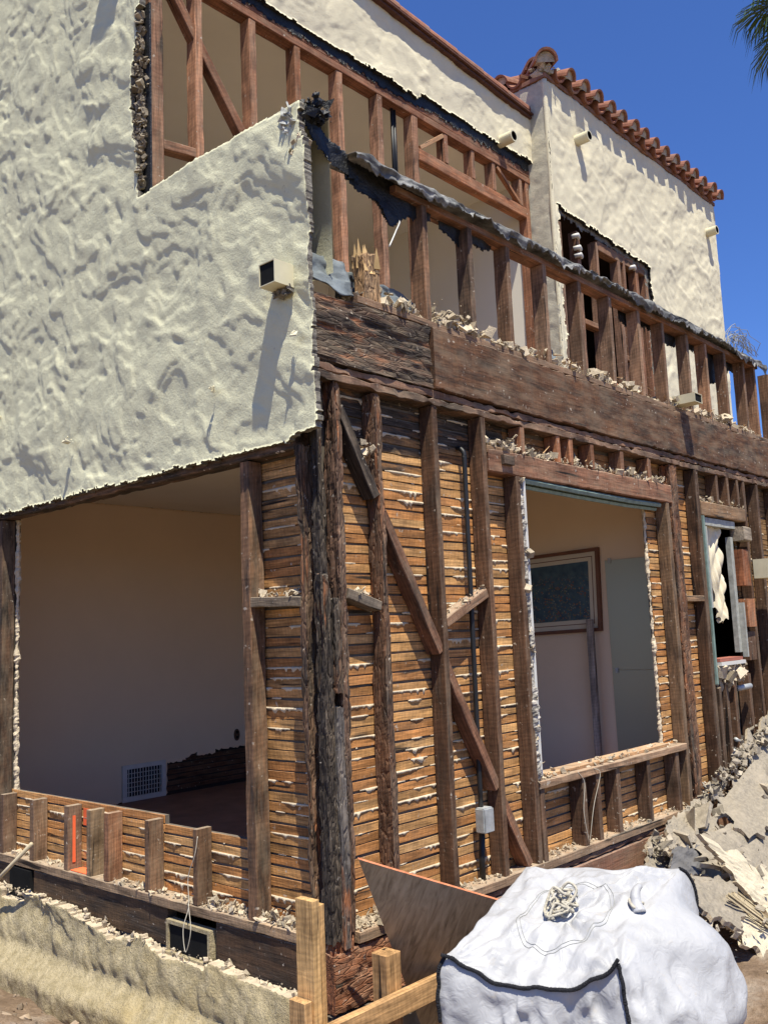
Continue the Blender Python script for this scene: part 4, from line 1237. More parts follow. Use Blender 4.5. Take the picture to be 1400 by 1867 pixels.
def make_bag():
    n = 120
    s, t = np.meshgrid(np.linspace(0, 1, n), np.linspace(0, 1, n), indexing='ij')
    T = bag_top(s, t)
    V = T.reshape(-1, 3).tolist()
    idx = np.arange(n * n).reshape(n, n)
    F = [(int(idx[i, j]), int(idx[i + 1, j]), int(idx[i + 1, j + 1]), int(idx[i, j + 1])) for i in range(n - 1) for j in range(n - 1)]
    ring = [idx[i, 0] for i in range(n - 1)] + [idx[n - 1, j] for j in range(n - 1)] + [idx[i, n - 1] for i in range(n - 1, 0, -1)] + [idx[0, j] for j in range(n - 1, 0, -1)]
    ring = [int(r) for r in ring]
    top = np.array([V[r] for r in ring])
    c = top.mean(0)
    m = len(ring)
    ang = np.arctan2(top[:, 1] - c[1], top[:, 0] - c[0])
    rad = np.hypot(top[:, 0] - c[0], top[:, 1] - c[1])
    rr0 = .40
    prev = ring
    K = 50
    for k in range(1, K + 1):
        q = k / K
        z = top[:, 2] + (-.64 - top[:, 2]) * q
        bulge = (1 + .08 * np.sin(np.pi * min(1, q * 1.25)) ** .8)
        mix = sm(0, .55, q)
        r_ = (rad * (1 - mix) + rr0 * (1.03 + .13 * np.cos(4 * (ang - 1.07))) * mix) * bulge
        r_ = r_ + .20 * np.exp(-((ang + 1.0) / .6) ** 2) * np.sin(np.pi * min(1, q * 1.6 + .02)) ** .7
        r_ = r_ - .05 * np.exp(-((ang + 2.45) / .5) ** 2) * np.sin(np.pi * min(1, q * 2.2)) * (q < .45)
        w = .11 * crease(ang * .45, q * .7 + 0 * ang, 9, 10, (2, 6)) + .03 * crease(ang * .45, q * .7 + 0 * ang, 19, 16, (6, 16)) + .012 * (1 - np.abs(fbm(ang * 3.0 + q * 1.2, q * 2.5 + 0 * ang, 0 * ang + 4, 3, 81)) * 2.4) + .012 * (1 - np.abs(fbm(ang * 6, q * 7 + 0 * ang, 0 * ang + 4, 3, 82)) * 2.4)
        r_ = r_ + w * sm(0, .12, q)
        o = len(V)
        for i in range(m):
            V.append((c[0] + math.cos(ang[i]) * r_[i], c[1] + math.sin(ang[i]) * r_[i], z[i] + .02 * float(sm(0, .1, q)) * math.sin(ang[i] * 5)))
        cur = list(range(o, o + m))
        for i in range(m):
            F.append((prev[i], prev[(i + 1) % m], cur[(i + 1) % m], cur[i]))
        prev = cur
    me = fixn(mesh('body', V, F, M_BAGM, True))
    o = obj('body', me, bag)
    return o, np.array(V), ring, m
bag_o, BV, BRING, BM = make_bag()
M_PIPING = simple('black_webbing', (.022, .022, .026), .85, .2, var=.5, sc=140, bmp=.9, bsc=220)
def piping(pts, r=.0068):
    P = spline(pts, 8)
    V, F = tube_vf(P, r, 8)
    V = [Vector(v) for v in V]
    k = 8
    for i in range(len(P)):
        f = 1 + (.10 if i % 2 else -.06) + random.uniform(-.12, .12)
        for j in range(k):
            V[i * k + j] = P[i] + (V[i * k + j] - P[i]) * f
    obj('piping', mesh('piping', V, F, M_PIPING), bag)
ptsLF = [Vector(bag_top(0.0, t)) + Vector((-.006, -.004, .004)) for t in np.linspace(-.0, 1, 26)]
ptsLF[-1] += Vector((0, 0, .012))
ptsLF[0] += Vector((-.02, .005, .004))
piping(ptsLF)
nb = 120 * 120
def side_pts(ri, n=14, step=2):
    out = [Vector(BV[BRING[ri]])]
    c = BV[BRING].mean(0)
    for k in range(1, n, step):
        p = Vector(BV[nb + (k - 1) * BM + ri])
        d = Vector((p.x - c[0], p.y - c[1], 0)).normalized()
        out.append(p + d * .006)
    return out
iL, iB, iR, iF = 0, 119, 238, 357
piping(side_pts(iF, 26, 2))
piping(side_pts(iL, 16, 2), .0065)
piping(side_pts(iR, 26, 2), .0065)
def on_top(s, t, h=.004):
    return Vector(bag_top(s, t)) + Vector((0, 0, h))
for rad_ in (.255, .275):
    P = [on_top(.46 + rad_ * math.cos(a) * (1 + .03 * math.sin(3 * a)), .5 + rad_ * math.sin(a), .0015) for a in np.linspace(0, 2 * math.pi, 110)]
    tube('stitching', P, .0011, M_GREYWIRE, bag, k=5)
M_CORD = simple('tie_cord', (.46, .42, .34), .9, .1, var=.35, sc=60, bmp=.6, bsc=120)
rc = random.Random(5)
for i in range(7):
    a0 = rc.uniform(0, 6.3)
    P = []
    for j in range(7):
        a = a0 + j * rc.uniform(.6, 1.1)
        r_ = rc.uniform(.02, .09)
        P.append(on_top(.47 + r_ * math.cos(a), .46 + r_ * math.sin(a) * 1.2, .014 + .012 * rc.random() + (.035 if j in (2, 3) else 0)))
    tube('tie_cord', spline(P, 8), .0055, M_CORD, bag, k=6)
tube('tie_cord', spline([on_top(.50, .40, .01), on_top(.62, .36, .006), on_top(.66, .45, .004), on_top(.58, .52, .012)], 8), .005, M_CORD, bag)
# second tied neck on the slope of the bag
V, F = chips(1, lambda i, r: (0, 0, 0), (.01, .01), 1, 1)
P = [on_top(.50, .93, .0), on_top(.53, .90, .02), on_top(.56, .89, .05), on_top(.60, .90, .065)]
tube('spout', spline(P, 6), .026, M_BAGM, bag, k=10, r2=.012)
tube('tie_cord', spline([on_top(.51, .95, .01), on_top(.49, .90, .018), on_top(.54, .86, .012), on_top(.57, .93, .012)], 6), .006, M_CORD, bag)

# sheathing board leaning behind the bag
M_OSB = None
def osb_mat():
    m, nt, b = newmat('weathered_plywood', .85, .2)
    v, _ = objvec(nt, (1, 1, 1), False)
    g = noise(nt, nd(nt, 'Mapping', {'Vector': v, 'Scale': (30, 5, 5), 'Rotation': (0, .4, .2)}).outputs[0], 1.2, 6, .65, 1.5)
    n = noise(nt, v, 4, 5, .6)
    c = ramp(nt, g, [(.3, (.25, .18, .095)), (.5, (.45, .33, .185)), (.75, (.60, .455, .27))])
    c = mixc(nt, .5, c, ramp(nt, n, [(.3, g3(.6)), (.7, g3(1.2))]), 'MULTIPLY')
    nt.links.new(c, b.inputs['Base Color'])
    nt.links.new(bump(nt, g, .4, .006), b.inputs['Normal'])
    return m
M_OSB = osb_mat()
def board_quad(name, q, thick, mat, edge_mat, parent=None, n=24, rg=.0, amp=.0, **kw):
    """board/slab from four corners, bilinear, with ragged outline and real thickness"""
    q = [np.array(c, float) for c in q]
    u, v = np.meshgrid(np.linspace(0, 1, n), np.linspace(0, 1, n), indexing='ij')
    sd = len(name) + int(abs(q[0][0]) * 100)
    if rg:
        e = rg * fbm(u * 6, v * 6, 0 * u, 3, sd)
        eu = e * (np.abs(u - .5) > .49)
        ev = rg * fbm(u * 6 + 9, v * 6, 0 * u, 3, sd + 1) * (np.abs(v - .5) > .49)
        uu, vv = u + eu * 2, v + ev * 2
    else:
        uu, vv = u, v
    P = (q[0] * ((1 - uu) * (1 - vv))[..., None] + q[1] * (uu * (1 - vv))[..., None] + q[2] * (uu * vv)[..., None] + q[3] * ((1 - uu) * vv)[..., None])
    nn = np.cross(q[1] - q[0], q[3] - q[0])
    nn /= np.linalg.norm(nn)
    if nn[2] < 0: nn = -nn
    P = P + nn * (amp * fbm(u * 3, v * 3, 0 * u, 4, sd + 3))[..., None]
    B = P - nn * thick
    V = np.concatenate([P.reshape(-1, 3), B.reshape(-1, 3)])
    idx = np.arange(n * n).reshape(n, n)
    F, fm = [], []
    for i in range(n - 1):
        for j in range(n - 1):
            f = (idx[i, j], idx[i + 1, j], idx[i + 1, j + 1], idx[i, j + 1])
            F.append(f); fm.append(0)
            F.append(tuple(x + n * n for x in f[::-1])); fm.append(0)
    for i in range(n - 1):
        for a, b in ((idx[i, 0], idx[i + 1, 0]), (idx[i + 1, n - 1], idx[i, n - 1]), (idx[0, i + 1], idx[0, i]), (idx[n - 1, i], idx[n - 1, i + 1])):
            F.append((a, b, b + n * n, a + n * n)); fm.append(1)
    F = [tuple(int(x) for x in f) for f in F]
    me = fixn(mesh(name, V, F, [mat, edge_mat], False, fm))
    return obj(name, me, parent, **kw)
A_, B_, D_ = Vector((-.038, -.2, .376)), Vector((.657, -.45, .08)), Vector((.50, -.045, -.50))
board_quad('plywood_sheet', [A_, A_ + (B_ - A_) * 1.25, D_ + (B_ - A_) * 1.25 + Vector((0, 0, -.02)), D_], .013, M_OSB, simple('orange_ply_edge', (.55, .20, .10), .8, .2, var=.35, sc=40), amp=.004, n=12, label='weathered plywood sheet with orange edge leaning beside the burnt corner', cat='plywood')

# new lumber shoring at the corner
def lumber(name, ext, label, tint=(.62, .38, .16), group='new lumber at the corner'):
    o = member(name, ext, M_NEW, None, tint=tint, char=0, wear=.0006, warp=.001)
    o['label'] = label; o['category'] = 'lumber'; o['group'] = group
    return o
lumber('timber_post', (-.302, -.264, -.205, -.105, -.66, .262), 'tallest new yellow timber post standing before the burnt corner')
lumber('timber_post', (-.2625, -.222, -.19, -.10, -.45, .235), 'new timber nailed to the right side of the tallest post', (.58, .34, .14))
lumber('timber_post', (-.345, -.306, -.195, -.105, -.66, -.10), 'short new timber stub nailed left of the tallest post', (.6, .36, .16))
lumber('timber_post', (.075, .165, -.235, -.145, -.66, -.035), 'short square new post between corner and plywood sheet', (.55, .32, .14))
lumber('timber_rail', (-.42, .46, -.28, -.242, -.265, -.175), 'level new rail nailed across the shoring posts', (.56, .33, .15))
member('timber_brace', (-.1, .5, -.44, -.40, -.53, -.44), M_NEW, None, tint=(.55, .33, .16), label='lower loose new timber lying under the level rail', cat='lumber')

# fallen stucco slabs right of the bag
M_SLABG = stucco_mat('grey_slab_back', (.33, .285, .22), (.22, .19, .15), (.40, .34, .26), 1.0, 5, .7)
M_SLABC = stucco_mat('cream_slab_face', (.66, .58, .42), (.58, .50, .36), (.6, .52, .4), .5, 3, .3)
SL = [('stucco_slab', [(2.914, -.05, -.16), (5.087, -.05, .481), (4.461, -.30, -.092), (2.908, -.26, -.20)], M_SLABG, 'largest grey stucco slab leaning on the far wall studs'),
      ('stucco_slab', [(2.845, -.27, -.121), (4.446, -.31, -.041), (3.488, -.62, -.44), (2.755, -.46, -.193)], M_SLABG, 'sloping grey stucco slab below the largest one'),
      ('stucco_slab', [(2.689, -.50, -.055), (3.384, -.66, -.395), (3.10, -.74, -.578), (2.759, -.60, -.285)], M_SLABC, 'cream faced stucco slab at the right of the bag'),
      ('stucco_slab', [(2.917, -.10, -.001), (3.309, -.10, .011), (3.032, -.27, -.122), (2.66, -.25, -.098)], M_SLABG, 'small combed grey stucco slab propped against the sill beam'),
      ('stucco_slab', [(2.641, -.26, -.083), (2.976, -.30, -.142), (2.668, -.42, -.219), (2.35, -.38, -.158)], simple('dark_paper_face', (.13, .125, .125), .9, .1, var=.35, bmp=.4), 'dark grey slab below the combed one'),
      ('stucco_slab', [(2.778, -.05, -.057), (3.007, -.12, -.152), (2.715, -.28, -.273), (2.381, -.22, -.173)], M_SLABG, 'broken grey green slab directly behind the bag'),
      ('stucco_slab', [(2.509, -.45, -.185), (2.759, -.60, -.295), (2.377, -.74, -.409), (2.094, -.60, -.222)], M_SLABG, 'tilted grey slab tight against the right side of the bag'),
      ('stucco_slab', [(2.656, -.62, -.346), (3.018, -.76, -.663), (2.769, -.84, -.717), (2.405, -.74, -.459)], M_SLABC, 'lowest cream slab half buried in dirt beside the bag')]
q0 = [np.array(c) for c in SL[0][1]]
pieces = []
for k_, (u0_, u1_, off, lab) in enumerate(((0, .29, (0, -.02, .03), 'lowest broken piece of the grey stucco slab leaning on the wall'), (.30, .65, (0, -.10, -.03), 'middle piece of the grey stucco slab leaning on the wall'), (.66, 1, (.03, -.01, .05), 'tallest piece of the grey stucco slab leaning on the far studs'))):
    tp = lambda u: q0[0] * (1 - u) + q0[1] * u + np.array(off)
    bt = lambda u: q0[3] * (1 - u) + q0[2] * u + np.array(off) * np.array((1, 1.6, -.5))
    pieces.append(('stucco_slab', [tp(u0_), tp(u1_), bt(u1_), bt(u0_ + .02)], M_SLABG, lab))
SL = pieces + SL[1:]
for nme, q, mt, lb in SL:
    board_quad(nme, q, .028, mt, M_RUBBLE, None, n=44, rg=.13, amp=.022, label=lb, cat='slab', group='fallen stucco slabs')
V, F = [], []
for i in range(13):
    a = Vector((2.46, -.66, -.265)) + Vector((.026, .006, -.006)) * i + Vector((random.uniform(-.02, .02), 0, random.uniform(0, .012)))
    d = Vector((.36, -.09, -.25)) * random.uniform(.9, 1.2)
    member_at('loose_lath', a, a + d, .016, .006, (0, .5, 1), M_LATH, None, tint=(.52, .42, .26), char=0, wear=.0008, seg=.1, label='weathered lath strip in the bundle beside the bag', cat='lath')['group'] = 'bundle of loose laths'
def rub_line(pts, n, sp, size, seed, mat=M_RUBBLE, name='rubble', flat=.55):
    P = spline(pts, 10)
    V, F = chips(n, lambda i, r: (lambda p: (p.x + r.gauss(0, sp[0]), p.y + r.gauss(0, sp[1]), p.z + abs(r.gauss(0, sp[2]))))(P[int(r.random() * (len(P) - 1))]), size, flat, seed)
    return V, F
# ------------------------------------------------------------------ rubble lying on ledges
parts = []
def on_ledge(x0, x1, y0, y1, z, n, hz=.02, size=(.008, .045), seed=0, clump=0.):
    rd = random.Random(seed)
    cl = [rd.uniform(x0, x1) for _ in range(max(1, int((x1 - x0) * 6)))]
    def pl(i, r):
        x = r.uniform(x0, x1) if r.random() > clump else min(x1, max(x0, r.choice(cl) + r.gauss(0, .05)))
        return (x, r.uniform(y0, y1), z + abs(r.gauss(0, hz)))
    parts.append(chips(n, pl, size, .55, seed))
on_ledge(.5, 5.6, -.01, .12, 2.915, 1500, .026, (.008, .055), 1, .6)
on_ledge(.95, 5.5, -.01, .14, 2.945, 70, .03, (.04, .10), 41)
on_ledge(1.4, 3.5, .0, .09, 2.30, 30, .02, (.03, .08), 42)
on_ledge(.90, 1.22, .0, .12, 2.93, 160, .05, (.01, .06), 2)
on_ledge(.25, .9, .02, .12, 2.90, 150, .03, (.01, .045), 3)
on_ledge(1.31, 3.6, .0, .09, 2.29, 800, .02, (.006, .045), 4, .5)
on_ledge(1.31, 1.65, .0, .09, 2.30, 130, .035, (.008, .045), 5)
on_ledge(4.11, 5.0, .0, .09, 2.218, 200, .02, (.006, .04), 6, .5)
on_ledge(1.62, 3.5, .0, .10, .435, 300, .012, (.004, .032), 7, .7)
on_ledge(.17, 4.0, .005, .09, .0, 700, .010, (.004, .028), 8, .5)
on_ledge(.17, .40, -.01, .10, .0, 150, .02, (.006, .04), 9)
parts2 = []
for (a, b, n_, hz) in ((.16, .49, 260, .025), (.56, .93, 200, .016), (.98, 1.35, 80, .006), (1.4, 1.74, 60, .005), (2.25, 2.58, 60, .005), (2.65, 3.0, 60, .01)):
    rd_ = random.Random(int(a * 100))
    parts.append(chips(n_, lambda i, r: (r.uniform(0, .09), r.uniform(a, b), .0 + abs(r.gauss(0, hz))), (.004, .034), .55, int(a * 77)))
parts.append(chips(60, lambda i, r: (r.uniform(.0, .09), r.uniform(.15, .48), 1.475 + abs(r.gauss(0, .014))), (.008, .04), .5, 31))
parts.append(chips(50, lambda i, r: (lambda t: (.17 + .21 * t, r.uniform(0, .09), 1.49 - .06 * t + abs(r.gauss(0, .012))))(r.random()), (.006, .034), .5, 32))
parts.append(chips(60, lambda i, r: (lambda t: (.88 + .36 * t, r.uniform(0, .09), 1.343 + .157 * t + abs(r.gauss(0, .006))))(r.random()), (.004, .026), .5, 33))
parts.append(chips(20, lambda i, r: (.36 + r.gauss(0, .03), .02 + r.gauss(0, .02), 2.14 + r.gauss(0, .04)), (.015, .05), .5, 34))
V, F = join(parts)
obj('rubble', mesh('rubble', V, F, M_RUBBLE), None, kind='stuff', label='crumbled plaster lying along plates and ledges')
# bigger lumps over the ragged top of the big slab, and crumbs on the dirt
parts = []
P = spline([(2.60, -.20, -.10), (2.95, -.07, -.13), (3.5, -.08, .03), (4.2, -.08, .23), (5.0, -.08, .47)], 12)
parts.append(chips(900, lambda i, r: (lambda p: (p.x + r.gauss(0, .05), p.y + r.gauss(0, .035), p.z + r.gauss(0, .03)))(P[int(r.random() * (len(P) - 1))]), (.010, .06), .6, 61))
parts.append(chips(260, lambda i, r: (lambda x, y: (x, y, -.20 + .55 * (y + .3) + r.gauss(0, .03)))(r.uniform(2.2, 3.6), r.uniform(-.8, -.2)), (.012, .08), .4, 62))
parts.append(chips(60, lambda i, r: (lambda x, y: (x, y, -.04 + .30 * (x - 3.2) * .5 + .75 * (y + .15) + r.gauss(0, .02)))(r.uniform(2.5, 4.3), r.uniform(-.55, -.10)), (.08, .22), .16, 65))
V, F = join(parts)
obj('rubble', mesh('rubble', V, F, simple('stucco_fragments', (.36, .31, .24), .95, .1, var=.35, sc=20, bmp=.6, bsc=90, isl=True)), None, kind='stuff', label='broken stucco lumps among the fallen slabs')
def gpl(x, y): return float(gz(np.array([x]), np.array([y]))[0])
V, F = chips(900, lambda i, r: (lambda x, y: (x, y, gpl(x, y) + .002))(r.uniform(-1.5, -.2), r.uniform(.2, 3.2)), (.006, .06), .6, 63)
obj('rubble', mesh('rubble', V, F, simple('dirt_clods', (.30, .23, .165), .95, .1, var=.4, sc=20, bmp=.6, isl=True)), None, kind='stuff', label='clods and stones on the dirt heap')
V, F = chips(300, lambda i, r: (lambda x, y: (x, y, gpl(x, y) + .002))(r.uniform(-.5, 4.5), r.uniform(-1.6, -.05)), (.006, .06), .6, 64)
obj('rubble', mesh('rubble', V, F, M_RUBBLE), None, kind='stuff', label='plaster crumbs on the ground by the sill')
# wood slivers on the ledges
sl = []
for i in range(60):
    x = random.uniform(.9, 5.4); z = random.choice((2.95, 2.31, 2.95)); 
    if z < 2.5: x = random.uniform(1.4, 3.5)
    p = Vector((x, random.uniform(0, .1), z + random.uniform(0, .03)))
    d = Vector((random.uniform(-1, 1), random.uniform(-.5, .3), random.uniform(-.2, .4))).normalized() * random.uniform(.04, .14)
    sl.append(tube_vf([p, p + d], .004, 4, .002))
V, F = join(sl)
obj('wood_slivers', mesh('wood_slivers', V, F, M_SPLINT), None, kind='stuff', label='thin wood slivers in the rubble')
for i, (x, y, z, rx, rz, s_) in enumerate(((1.35, .16, 2.99, .9, .2, .16), (1.85, .17, 2.98, .8, -.3, .2), (2.62, .17, 2.98, .9, .15, .24), (3.0, .16, 2.99, .7, -.2, .2), (2.25, .15, 3.0, 1.0, .4, .15))):
    c_, s2_ = math.cos(rz), math.sin(rz)
    u_ = Vector((c_, s2_, -.25)); v_ = Vector((-s2_ * .3, .25, 1)).normalized()
    p = Vector((x, y, z - .04))
    board_quad('tile_shard', [p, p + u_ * s_, p + u_ * s_ * .9 + v_ * s_ * .6, p + v_ * s_ * .7], .014, M_TILEF, M_TILEF, None, n=8, rg=.08, amp=.008, cat='tile', group='clay tile shards behind the parapet studs',
               label=('clay shard behind the second parapet stud', 'clay shard behind the third parapet bay', 'largest clay shard low in the middle parapet bays', 'clay shard right of the largest shard', 'small clay shard left of the largest shard')[i])

# ------------------------------------------------------------------ fittings and small things
jb = thing('junction_box', 'grey metal junction box with black conduit on the lath wall', 'electrical box', (1.14, .05, .30))
tube('conduit', spline([(1.150, .088, 2.275), (1.152, .062, 2.262), (1.152, .045, 2.225), (1.150, .045, 2.10), (1.146, .047, 1.2), (1.142, .05, .36)], 8), .0135, M_BLACKPIPE, jb, k=10)
tube('conduit', [(1.142, .05, .24), (1.142, .06, .10), (1.142, .06, .0)], .016, M_BLACKPIPE, jb, k=10)
bm = bmesh.new()
bmesh.ops.create_cube(bm, size=1)
bmesh.ops.scale(bm, vec=(.085, .06, .125), verts=bm.verts)
bmesh.ops.bevel(bm, geom=bm.edges, offset=.006, segments=2, affect='EDGES')
bmesh.ops.translate(bm, vec=(1.142, .03, .303), verts=bm.verts)
me = bpy.data.meshes.new('box'); bm.to_mesh(me); bm.free(); me.materials.append(M_GALV)
obj('box', me, jb)
plain_box('box_cover', (1.105, 1.179, -.003, -.0005, .246, .360), M_GALV, jb)
for dx in (-.03, .0):
    tube('conduit_pipe', [(2.26 + dx, Y1 + .06, 4.60), (2.265 + dx, Y1 + .06, 5.30)], .0125, M_BLACKPIPE, None, k=8, label=('left' if dx else 'right') + ' one of two black conduits beside the upstairs window', cat='conduit', group='black conduits upstairs')
tube('hanging_cable', spline([(1.975, 1.12, 4.36), (1.97, 1.12, 4.22), (1.92, 1.12, 4.12), (1.84, 1.12, 3.98)], 8), .006, M_WHITEP, None, label='thin white cable dangling under the torn parapet paper', cat='cable')
tube('hanging_cable', spline([(-.012, .915, .33), (-.02, .93, .24), (-.02, .985, .13), (-.03, .97, -.0), (-.06, .975, -.10), (-.065, .95, -.20), (-.06, .915, -.10), (-.05, .945, .02)], 10), .0022, M_WIRE, None, k=5, label='thin pale wire looped over the foundation vent', cat='wire')
tube('hanging_cable', spline([(2.02, -.012, .43), (2.07, -.02, .36), (2.05, -.015, .2), (2.09, -.012, .02)], 10), .0022, M_WIRE, None, k=5, label='thin pale wire hanging under the window sill', cat='wire')
tube('hanging_cable', spline([(2.20, -.012, .43), (2.24, -.03, .39), (2.16, -.02, .22), (2.10, -.012, .02)], 10), .0018, M_WIRE, None, k=5, label='finer wire bowed beside the one under the sill', cat='wire')
tube('broom_stick', [(-.16, 3.0, -.27), (-.10, 2.41, .14)], .012, simple('pale_stick', (.48, .40, .27), .8, .2, var=.2), None, k=8, label='pale round stick leaning on the left sill studs', cat='stick')

# picture hanging on the side wall inside
pic = thing('picture', 'framed flower meadow print hanging crooked on the inner wall', 'picture', (XW, 1.1, 1.22))
M_FRAME = simple('brown_frame', (.15, .06, .03), .5, .4)
M_MAT = simple('cream_mat', (.62, .55, .42), .8, .2, var=.05)
def print_mat():
    m, nt, b = newmat('meadow_print', .4, .4)
    tc = nd(nt, 'TexCoord')
    v = tc.outputs['Object']
    z = nd(nt, 'SeparateXYZ', {0: v}).outputs[2]
    vo = nd(nt, 'TexVoronoi', {'Vector': v, 'Scale': 60.0})
    fl = mathn(nt, 'LESS_THAN', vo.outputs['Distance'], .42)
    pick = nd(nt, 'SeparateColor', {0: vo.outputs['Color']})
    fc = ramp(nt, pick.outputs[0], [(0, (.20, .06, .03)), (.4, (.24, .16, .05)), (.7, (.22, .21, .17)), (1, (.06, .1, .04))])
    base = ramp(nt, noise(nt, v, 18, 4), [(.3, (.02, .05, .08)), (.7, (.06, .11, .13))])
    low = mathn(nt, 'MULTIPLY', maprange(nt, z, 1.72, 1.60), fl)
    low = mathn(nt, 'MULTIPLY', low, maprange(nt, pick.outputs[1], .35, .4))
    nt.links.new(mixc(nt, low, base, fc), b.inputs['Base Color'])
    return m
def tilt(p):
    y, z = p[1] - 1.1, p[2] - 1.55
    a = R(1.6)
    return (p[0], 1.1 + y * math.cos(a) - z * math.sin(a), 1.55 + y * math.sin(a) * -1 + z * math.cos(a))
def pbox(name, e, mat):
    V = [tilt(v) for v in boxv(*e)]
    obj(name, fixn(mesh(name, V, BOXF, mat)), pic)
y0, y1, z0, z1 = .705, 1.56, 1.225, 1.885
fw = .028
pbox('frame', (XW - .035, XW - .002, y0, y1, z1 - fw, z1), M_FRAME)
pbox('frame', (XW - .035, XW - .002, y0, y1, z0, z0 + fw), M_FRAME)
pbox('frame', (XW - .035, XW - .002, y0, y0 + fw, z0 + fw, z1 - fw), M_FRAME)
pbox('frame', (XW - .035, XW - .002, y1 - fw, y1, z0 + fw, z1 - fw), M_FRAME)
pbox('mat_board', (XW - .020, XW - .004, y0 + fw, y1 - fw, z0 + fw, z1 - fw), M_MAT)
pbox('print', (XW - .024, XW - .0205, y0 + .10, y1 - .10, z0 + .10, z1 - .10), print_mat())
for e in ((y0 + .065, y1 - .065, z1 - .068, z1 - .062), (y0 + .065, y1 - .065, z0 + .062, z0 + .068), (y0 + .062, y0 + .068, z0 + .062, z1 - .062)):
    pbox('mat_line', (XW - .022, XW - .0202, *e), M_FRAME)
# frameless mirror sheets on the same wall
mir = thing('mirror', 'two frameless mirror sheets clipped to the inner wall beside the picture', 'mirror', (XW, .40, .0))
m, nt, b = newmat('old_mirror', .06, .5)
b.inputs['Base Color'].default_value = (.36, .35, .26, 1)
b.inputs['Metallic'].default_value = .25
b.inputs['Roughness'].default_value = .28
M_MIR = m
plain_box('mirror_sheet', (XW - .012, XW - .002, .135, .655, .935, 1.785), M_MIR, mir)
plain_box('mirror_sheet', (XW - .012, XW - .002, .135, .655, .06, .931), M_MIR, mir)
for z in (1.785, .933):
    plain_box('clip', (XW - .02, XW - .0125, .60, .625, z - .022, z + .016), M_GALV, mir)
member('loose_board', (XW - .10, XW - .06, .76, .81, -.045, 1.33), M_NEW, None, tint=(.34, .29, .25), label='thin grey strip leaning under the picture', cat='board')
# floor register and outlet on the back wall
vg = thing('wall_vent', 'white wall register with a dark grid low on the room wall', 'vent', (1.8, YW, -.04))
plain_box('duct_opening', (1.63, 1.97, YW - .006, YW - .002, .0, .225), M_INK, vg)
for e in ((1.585, 2.015, .226, .262), (1.585, 2.015, -.042, -.001), (1.585, 1.629, -.001, .226), (1.971, 2.015, -.001, .226)):
    plain_box('frame', (e[0], e[1], YW - .018, YW - .001, e[2], e[3]), M_WHITEP, vg)
for i in range(12):
    x = 1.645 + i * .0282
    plain_box('bar', (x, x + .005, YW - .014, YW - .007, .0, .225), M_WHITEP, vg)
for i in range(5):
    z = .035 + i * .038
    plain_box('bar', (1.63, 1.97, YW - .016, YW - .0145, z, z + .005), M_WHITEP, vg)
ou = thing('wall_outlet', 'brown oval outlet plate on the room wall', 'outlet', (2.82, YW, .36))
pts = [(2.82 + .03 * math.cos(a) * 1.1, .395 + .055 * math.sin(a)) for a in np.linspace(0, 2 * math.pi, 20)[:-1]]
V = [(x, YW - .001, z) for x, z in pts] + [(x, YW - .008, z) for x, z in pts]
n_ = len(pts)
obj('plate', fixn(mesh('plate', V, [tuple(range(n_)), tuple(range(n_, 2 * n_))] + [(i, (i + 1) % n_, n_ + (i + 1) % n_, n_ + i) for i in range(n_)], simple('brown_plastic', (.10, .055, .03), .5))), ou)
for z in (.372, .418):
    plain_box('socket', (2.808, 2.832, YW - .0105, YW - .0082, z - .012, z + .012), M_INK, ou)

# second window: remains of frame, sash and a torn curtain
win = thing('window_remains', 'stripped narrow window with green jamb and grey sash at right', 'window', (4.5, .05, .95))
def wbox(name, e, mat): return plain_box(name, e, mat, win)
wbox('jamb', (4.108, 4.135, -.01, .10, .80, 2.095), M_GREENP)
wbox('jamb', (4.137, 4.15, .0, .10, .85, 2.08), M_WHITEP)
wbox('sash', (4.165, 4.235, .02, .06, 1.38, 2.02), M_SASH)
wbox('sash', (4.70, 4.755, .03, .07, 1.02, 1.96), M_SASH)
wbox('sash', (4.757, 4.785, -.01, .03, .98, 1.42), M_SASH)
wbox('head', (4.16, 4.80, .02, .08, 2.03, 2.09), M_SASH)
wbox('sill', (4.17, 4.62, -.02, .09, .965, .99), simple('red_sill', (.36, .13, .09), .8))
wbox('sill', (4.17, 4.65, -.03, .09, .935, .962), M_WHITEP)
V, F = chips(120, lambda i, r: (4.18 + .5 * r.random(), -.02 + .08 * r.random(), .80 + .13 * r.random()), (.03, .11), .5, 71)
obj('plaster_lump', mesh('plaster_lump', V, F, M_RUBBLE), win, kind='stuff')
n, k = 60, 60
u, t = np.meshgrid(np.linspace(0, 1, n), np.linspace(0, 1, k), indexing='ij')
X_ = 4.235 + .13 * t + u * (.34 - .10 * t) + .012 * np.sin(t * 9 + u * 3)
Z_ = 2.03 - t * (.60 + .13 * np.sin(u * 3)) - .06 * t * u + .012 * t * np.sin(u * 60)
Y_ = .075 + .020 * np.sin(u * 30 + 5 * t + 2.5 * fbm(u * 2, t * 3, 0 * u, 2, 4)) * (.35 + .65 * t) + .02 * np.sin(t * 22 + u * 10) * u
i = np.arange(n - 1)[:, None]; j = np.arange(k - 1)[None]
F = np.stack([i * k + j, i * k + j + 1, (i + 1) * k + j + 1, (i + 1) * k + j], -1).reshape(-1, 4)
obj('curtain', mesh('curtain', np.stack([X_, Y_, Z_], -1).reshape(-1, 3), F, M_CLOTH, True), None, label='torn ruffled white curtain hanging in the narrow window', cat='curtain')
for p, q, r_ in (((4.55, .02, .74), (4.72, -.02, .75), .022), ((4.40, .03, .30), (4.40, .03, .12), .018), ((4.42, .02, .36), (4.50, .0, .33), .016)):
    tube('water_pipe', [p, q], r_, M_GALV, house, k=10)

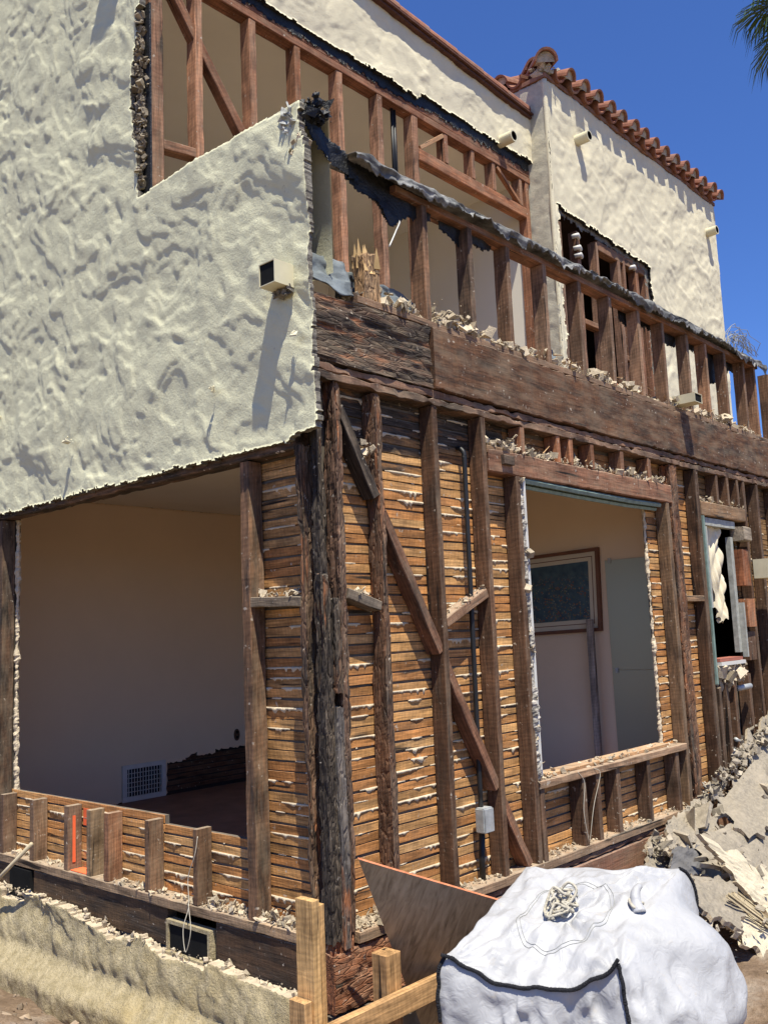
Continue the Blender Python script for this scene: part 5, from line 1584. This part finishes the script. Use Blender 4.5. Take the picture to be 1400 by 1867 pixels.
# curled wire netting at the end of the parapet
net = thing('wire_netting', 'tuft of curled wire netting on the far end of the parapet', 'wire', (5.2, .05, 3.65))
rw = random.Random(4)
for i in range(16):
    x0_ = 5.02 + rw.random() * .25
    a = rw.uniform(.25, .6)
    P = [(x0_ + a * (1 - math.cos(q * 1.5)) * 1.1, .05 + rw.uniform(-.06, .06) * q, 3.62 + .28 * math.sin(q * 2.3) * a * 1.9) for q in np.linspace(0, 1.15, 9)]
    tube('wire', P, .0028, M_GREYWIRE, net, k=4)
for i in range(6):
    q = .3 + i * .14
    P = [(5.06 + .5 * (1 - math.cos(q * 1.5)) + .05 * j, .05 + rw.uniform(-.04, .04), 3.62 + .26 * math.sin(q * 2.3) * .9 - .03 * j) for j in range(4)]
    tube('wire', P, .0028, M_GREYWIRE, net, k=4)

# palm beyond the house
palm = thing('palm_tree', 'green fan palm with drooping fronds against the blue sky', 'palm', (16.0, 1.50, -.7))
PC = Vector((16.0, 1.50, 14.0))
tube('trunk', [(16.0, 1.50, -.7), (16.05, 1.45, 5), (15.98, 1.51, 10), (16.0, 1.50, 13.8)], .26, simple('palm_trunk', (.20, .15, .10), .95, .1, var=.4, bmp=.8, bsc=20), palm, k=12, r2=.2)
M_FROND = simple('palm_leaf', (.10, .16, .035), .55, .4, var=.4, sc=4, isl=True)
rp = random.Random(12)
for i in range(30):
    az = rp.uniform(0, 2 * math.pi)
    el = rp.uniform(-.9, 1.0)
    L = rp.uniform(.8, 1.15)
    d = Vector((math.cos(az) * math.cos(el), math.sin(az) * math.cos(el), math.sin(el)))
    tip = PC + d * L + Vector((0, 0, -.18))
    side = d.cross(Vector((0, 0, 1))).normalized()
    upd = side.cross(d)
    ps = [tube_vf([PC, PC + d * L * .5 + Vector((0, 0, .05)), tip], .018, 4, .008)]
    for j in range(34):
        a = (j / 33 - .5) * 3.6
        dd = (d * math.cos(a) + side * math.sin(a) + upd * rp.uniform(-.12, .12)).normalized()
        ll = rp.uniform(.75, 1.0) * (1 - .15 * abs(a) / 1.8)
        p1 = tip + dd * ll * .5
        p2 = tip + dd * ll * .85 + Vector((0, 0, -.16 * ll))
        p3 = tip + dd * ll * .98 + Vector((0, 0, -.50 * ll))
        w = upd.cross(dd).normalized() * .022
        ps.append(([tip, p1 - w, p1 + w, p2 - w * .7, p2 + w * .7, p3], [(0, 1, 2), (1, 3, 4, 2), (3, 5, 4)]))
    V, F = join(ps)
    obj('frond', mesh('frond', V, F, M_FROND), palm)
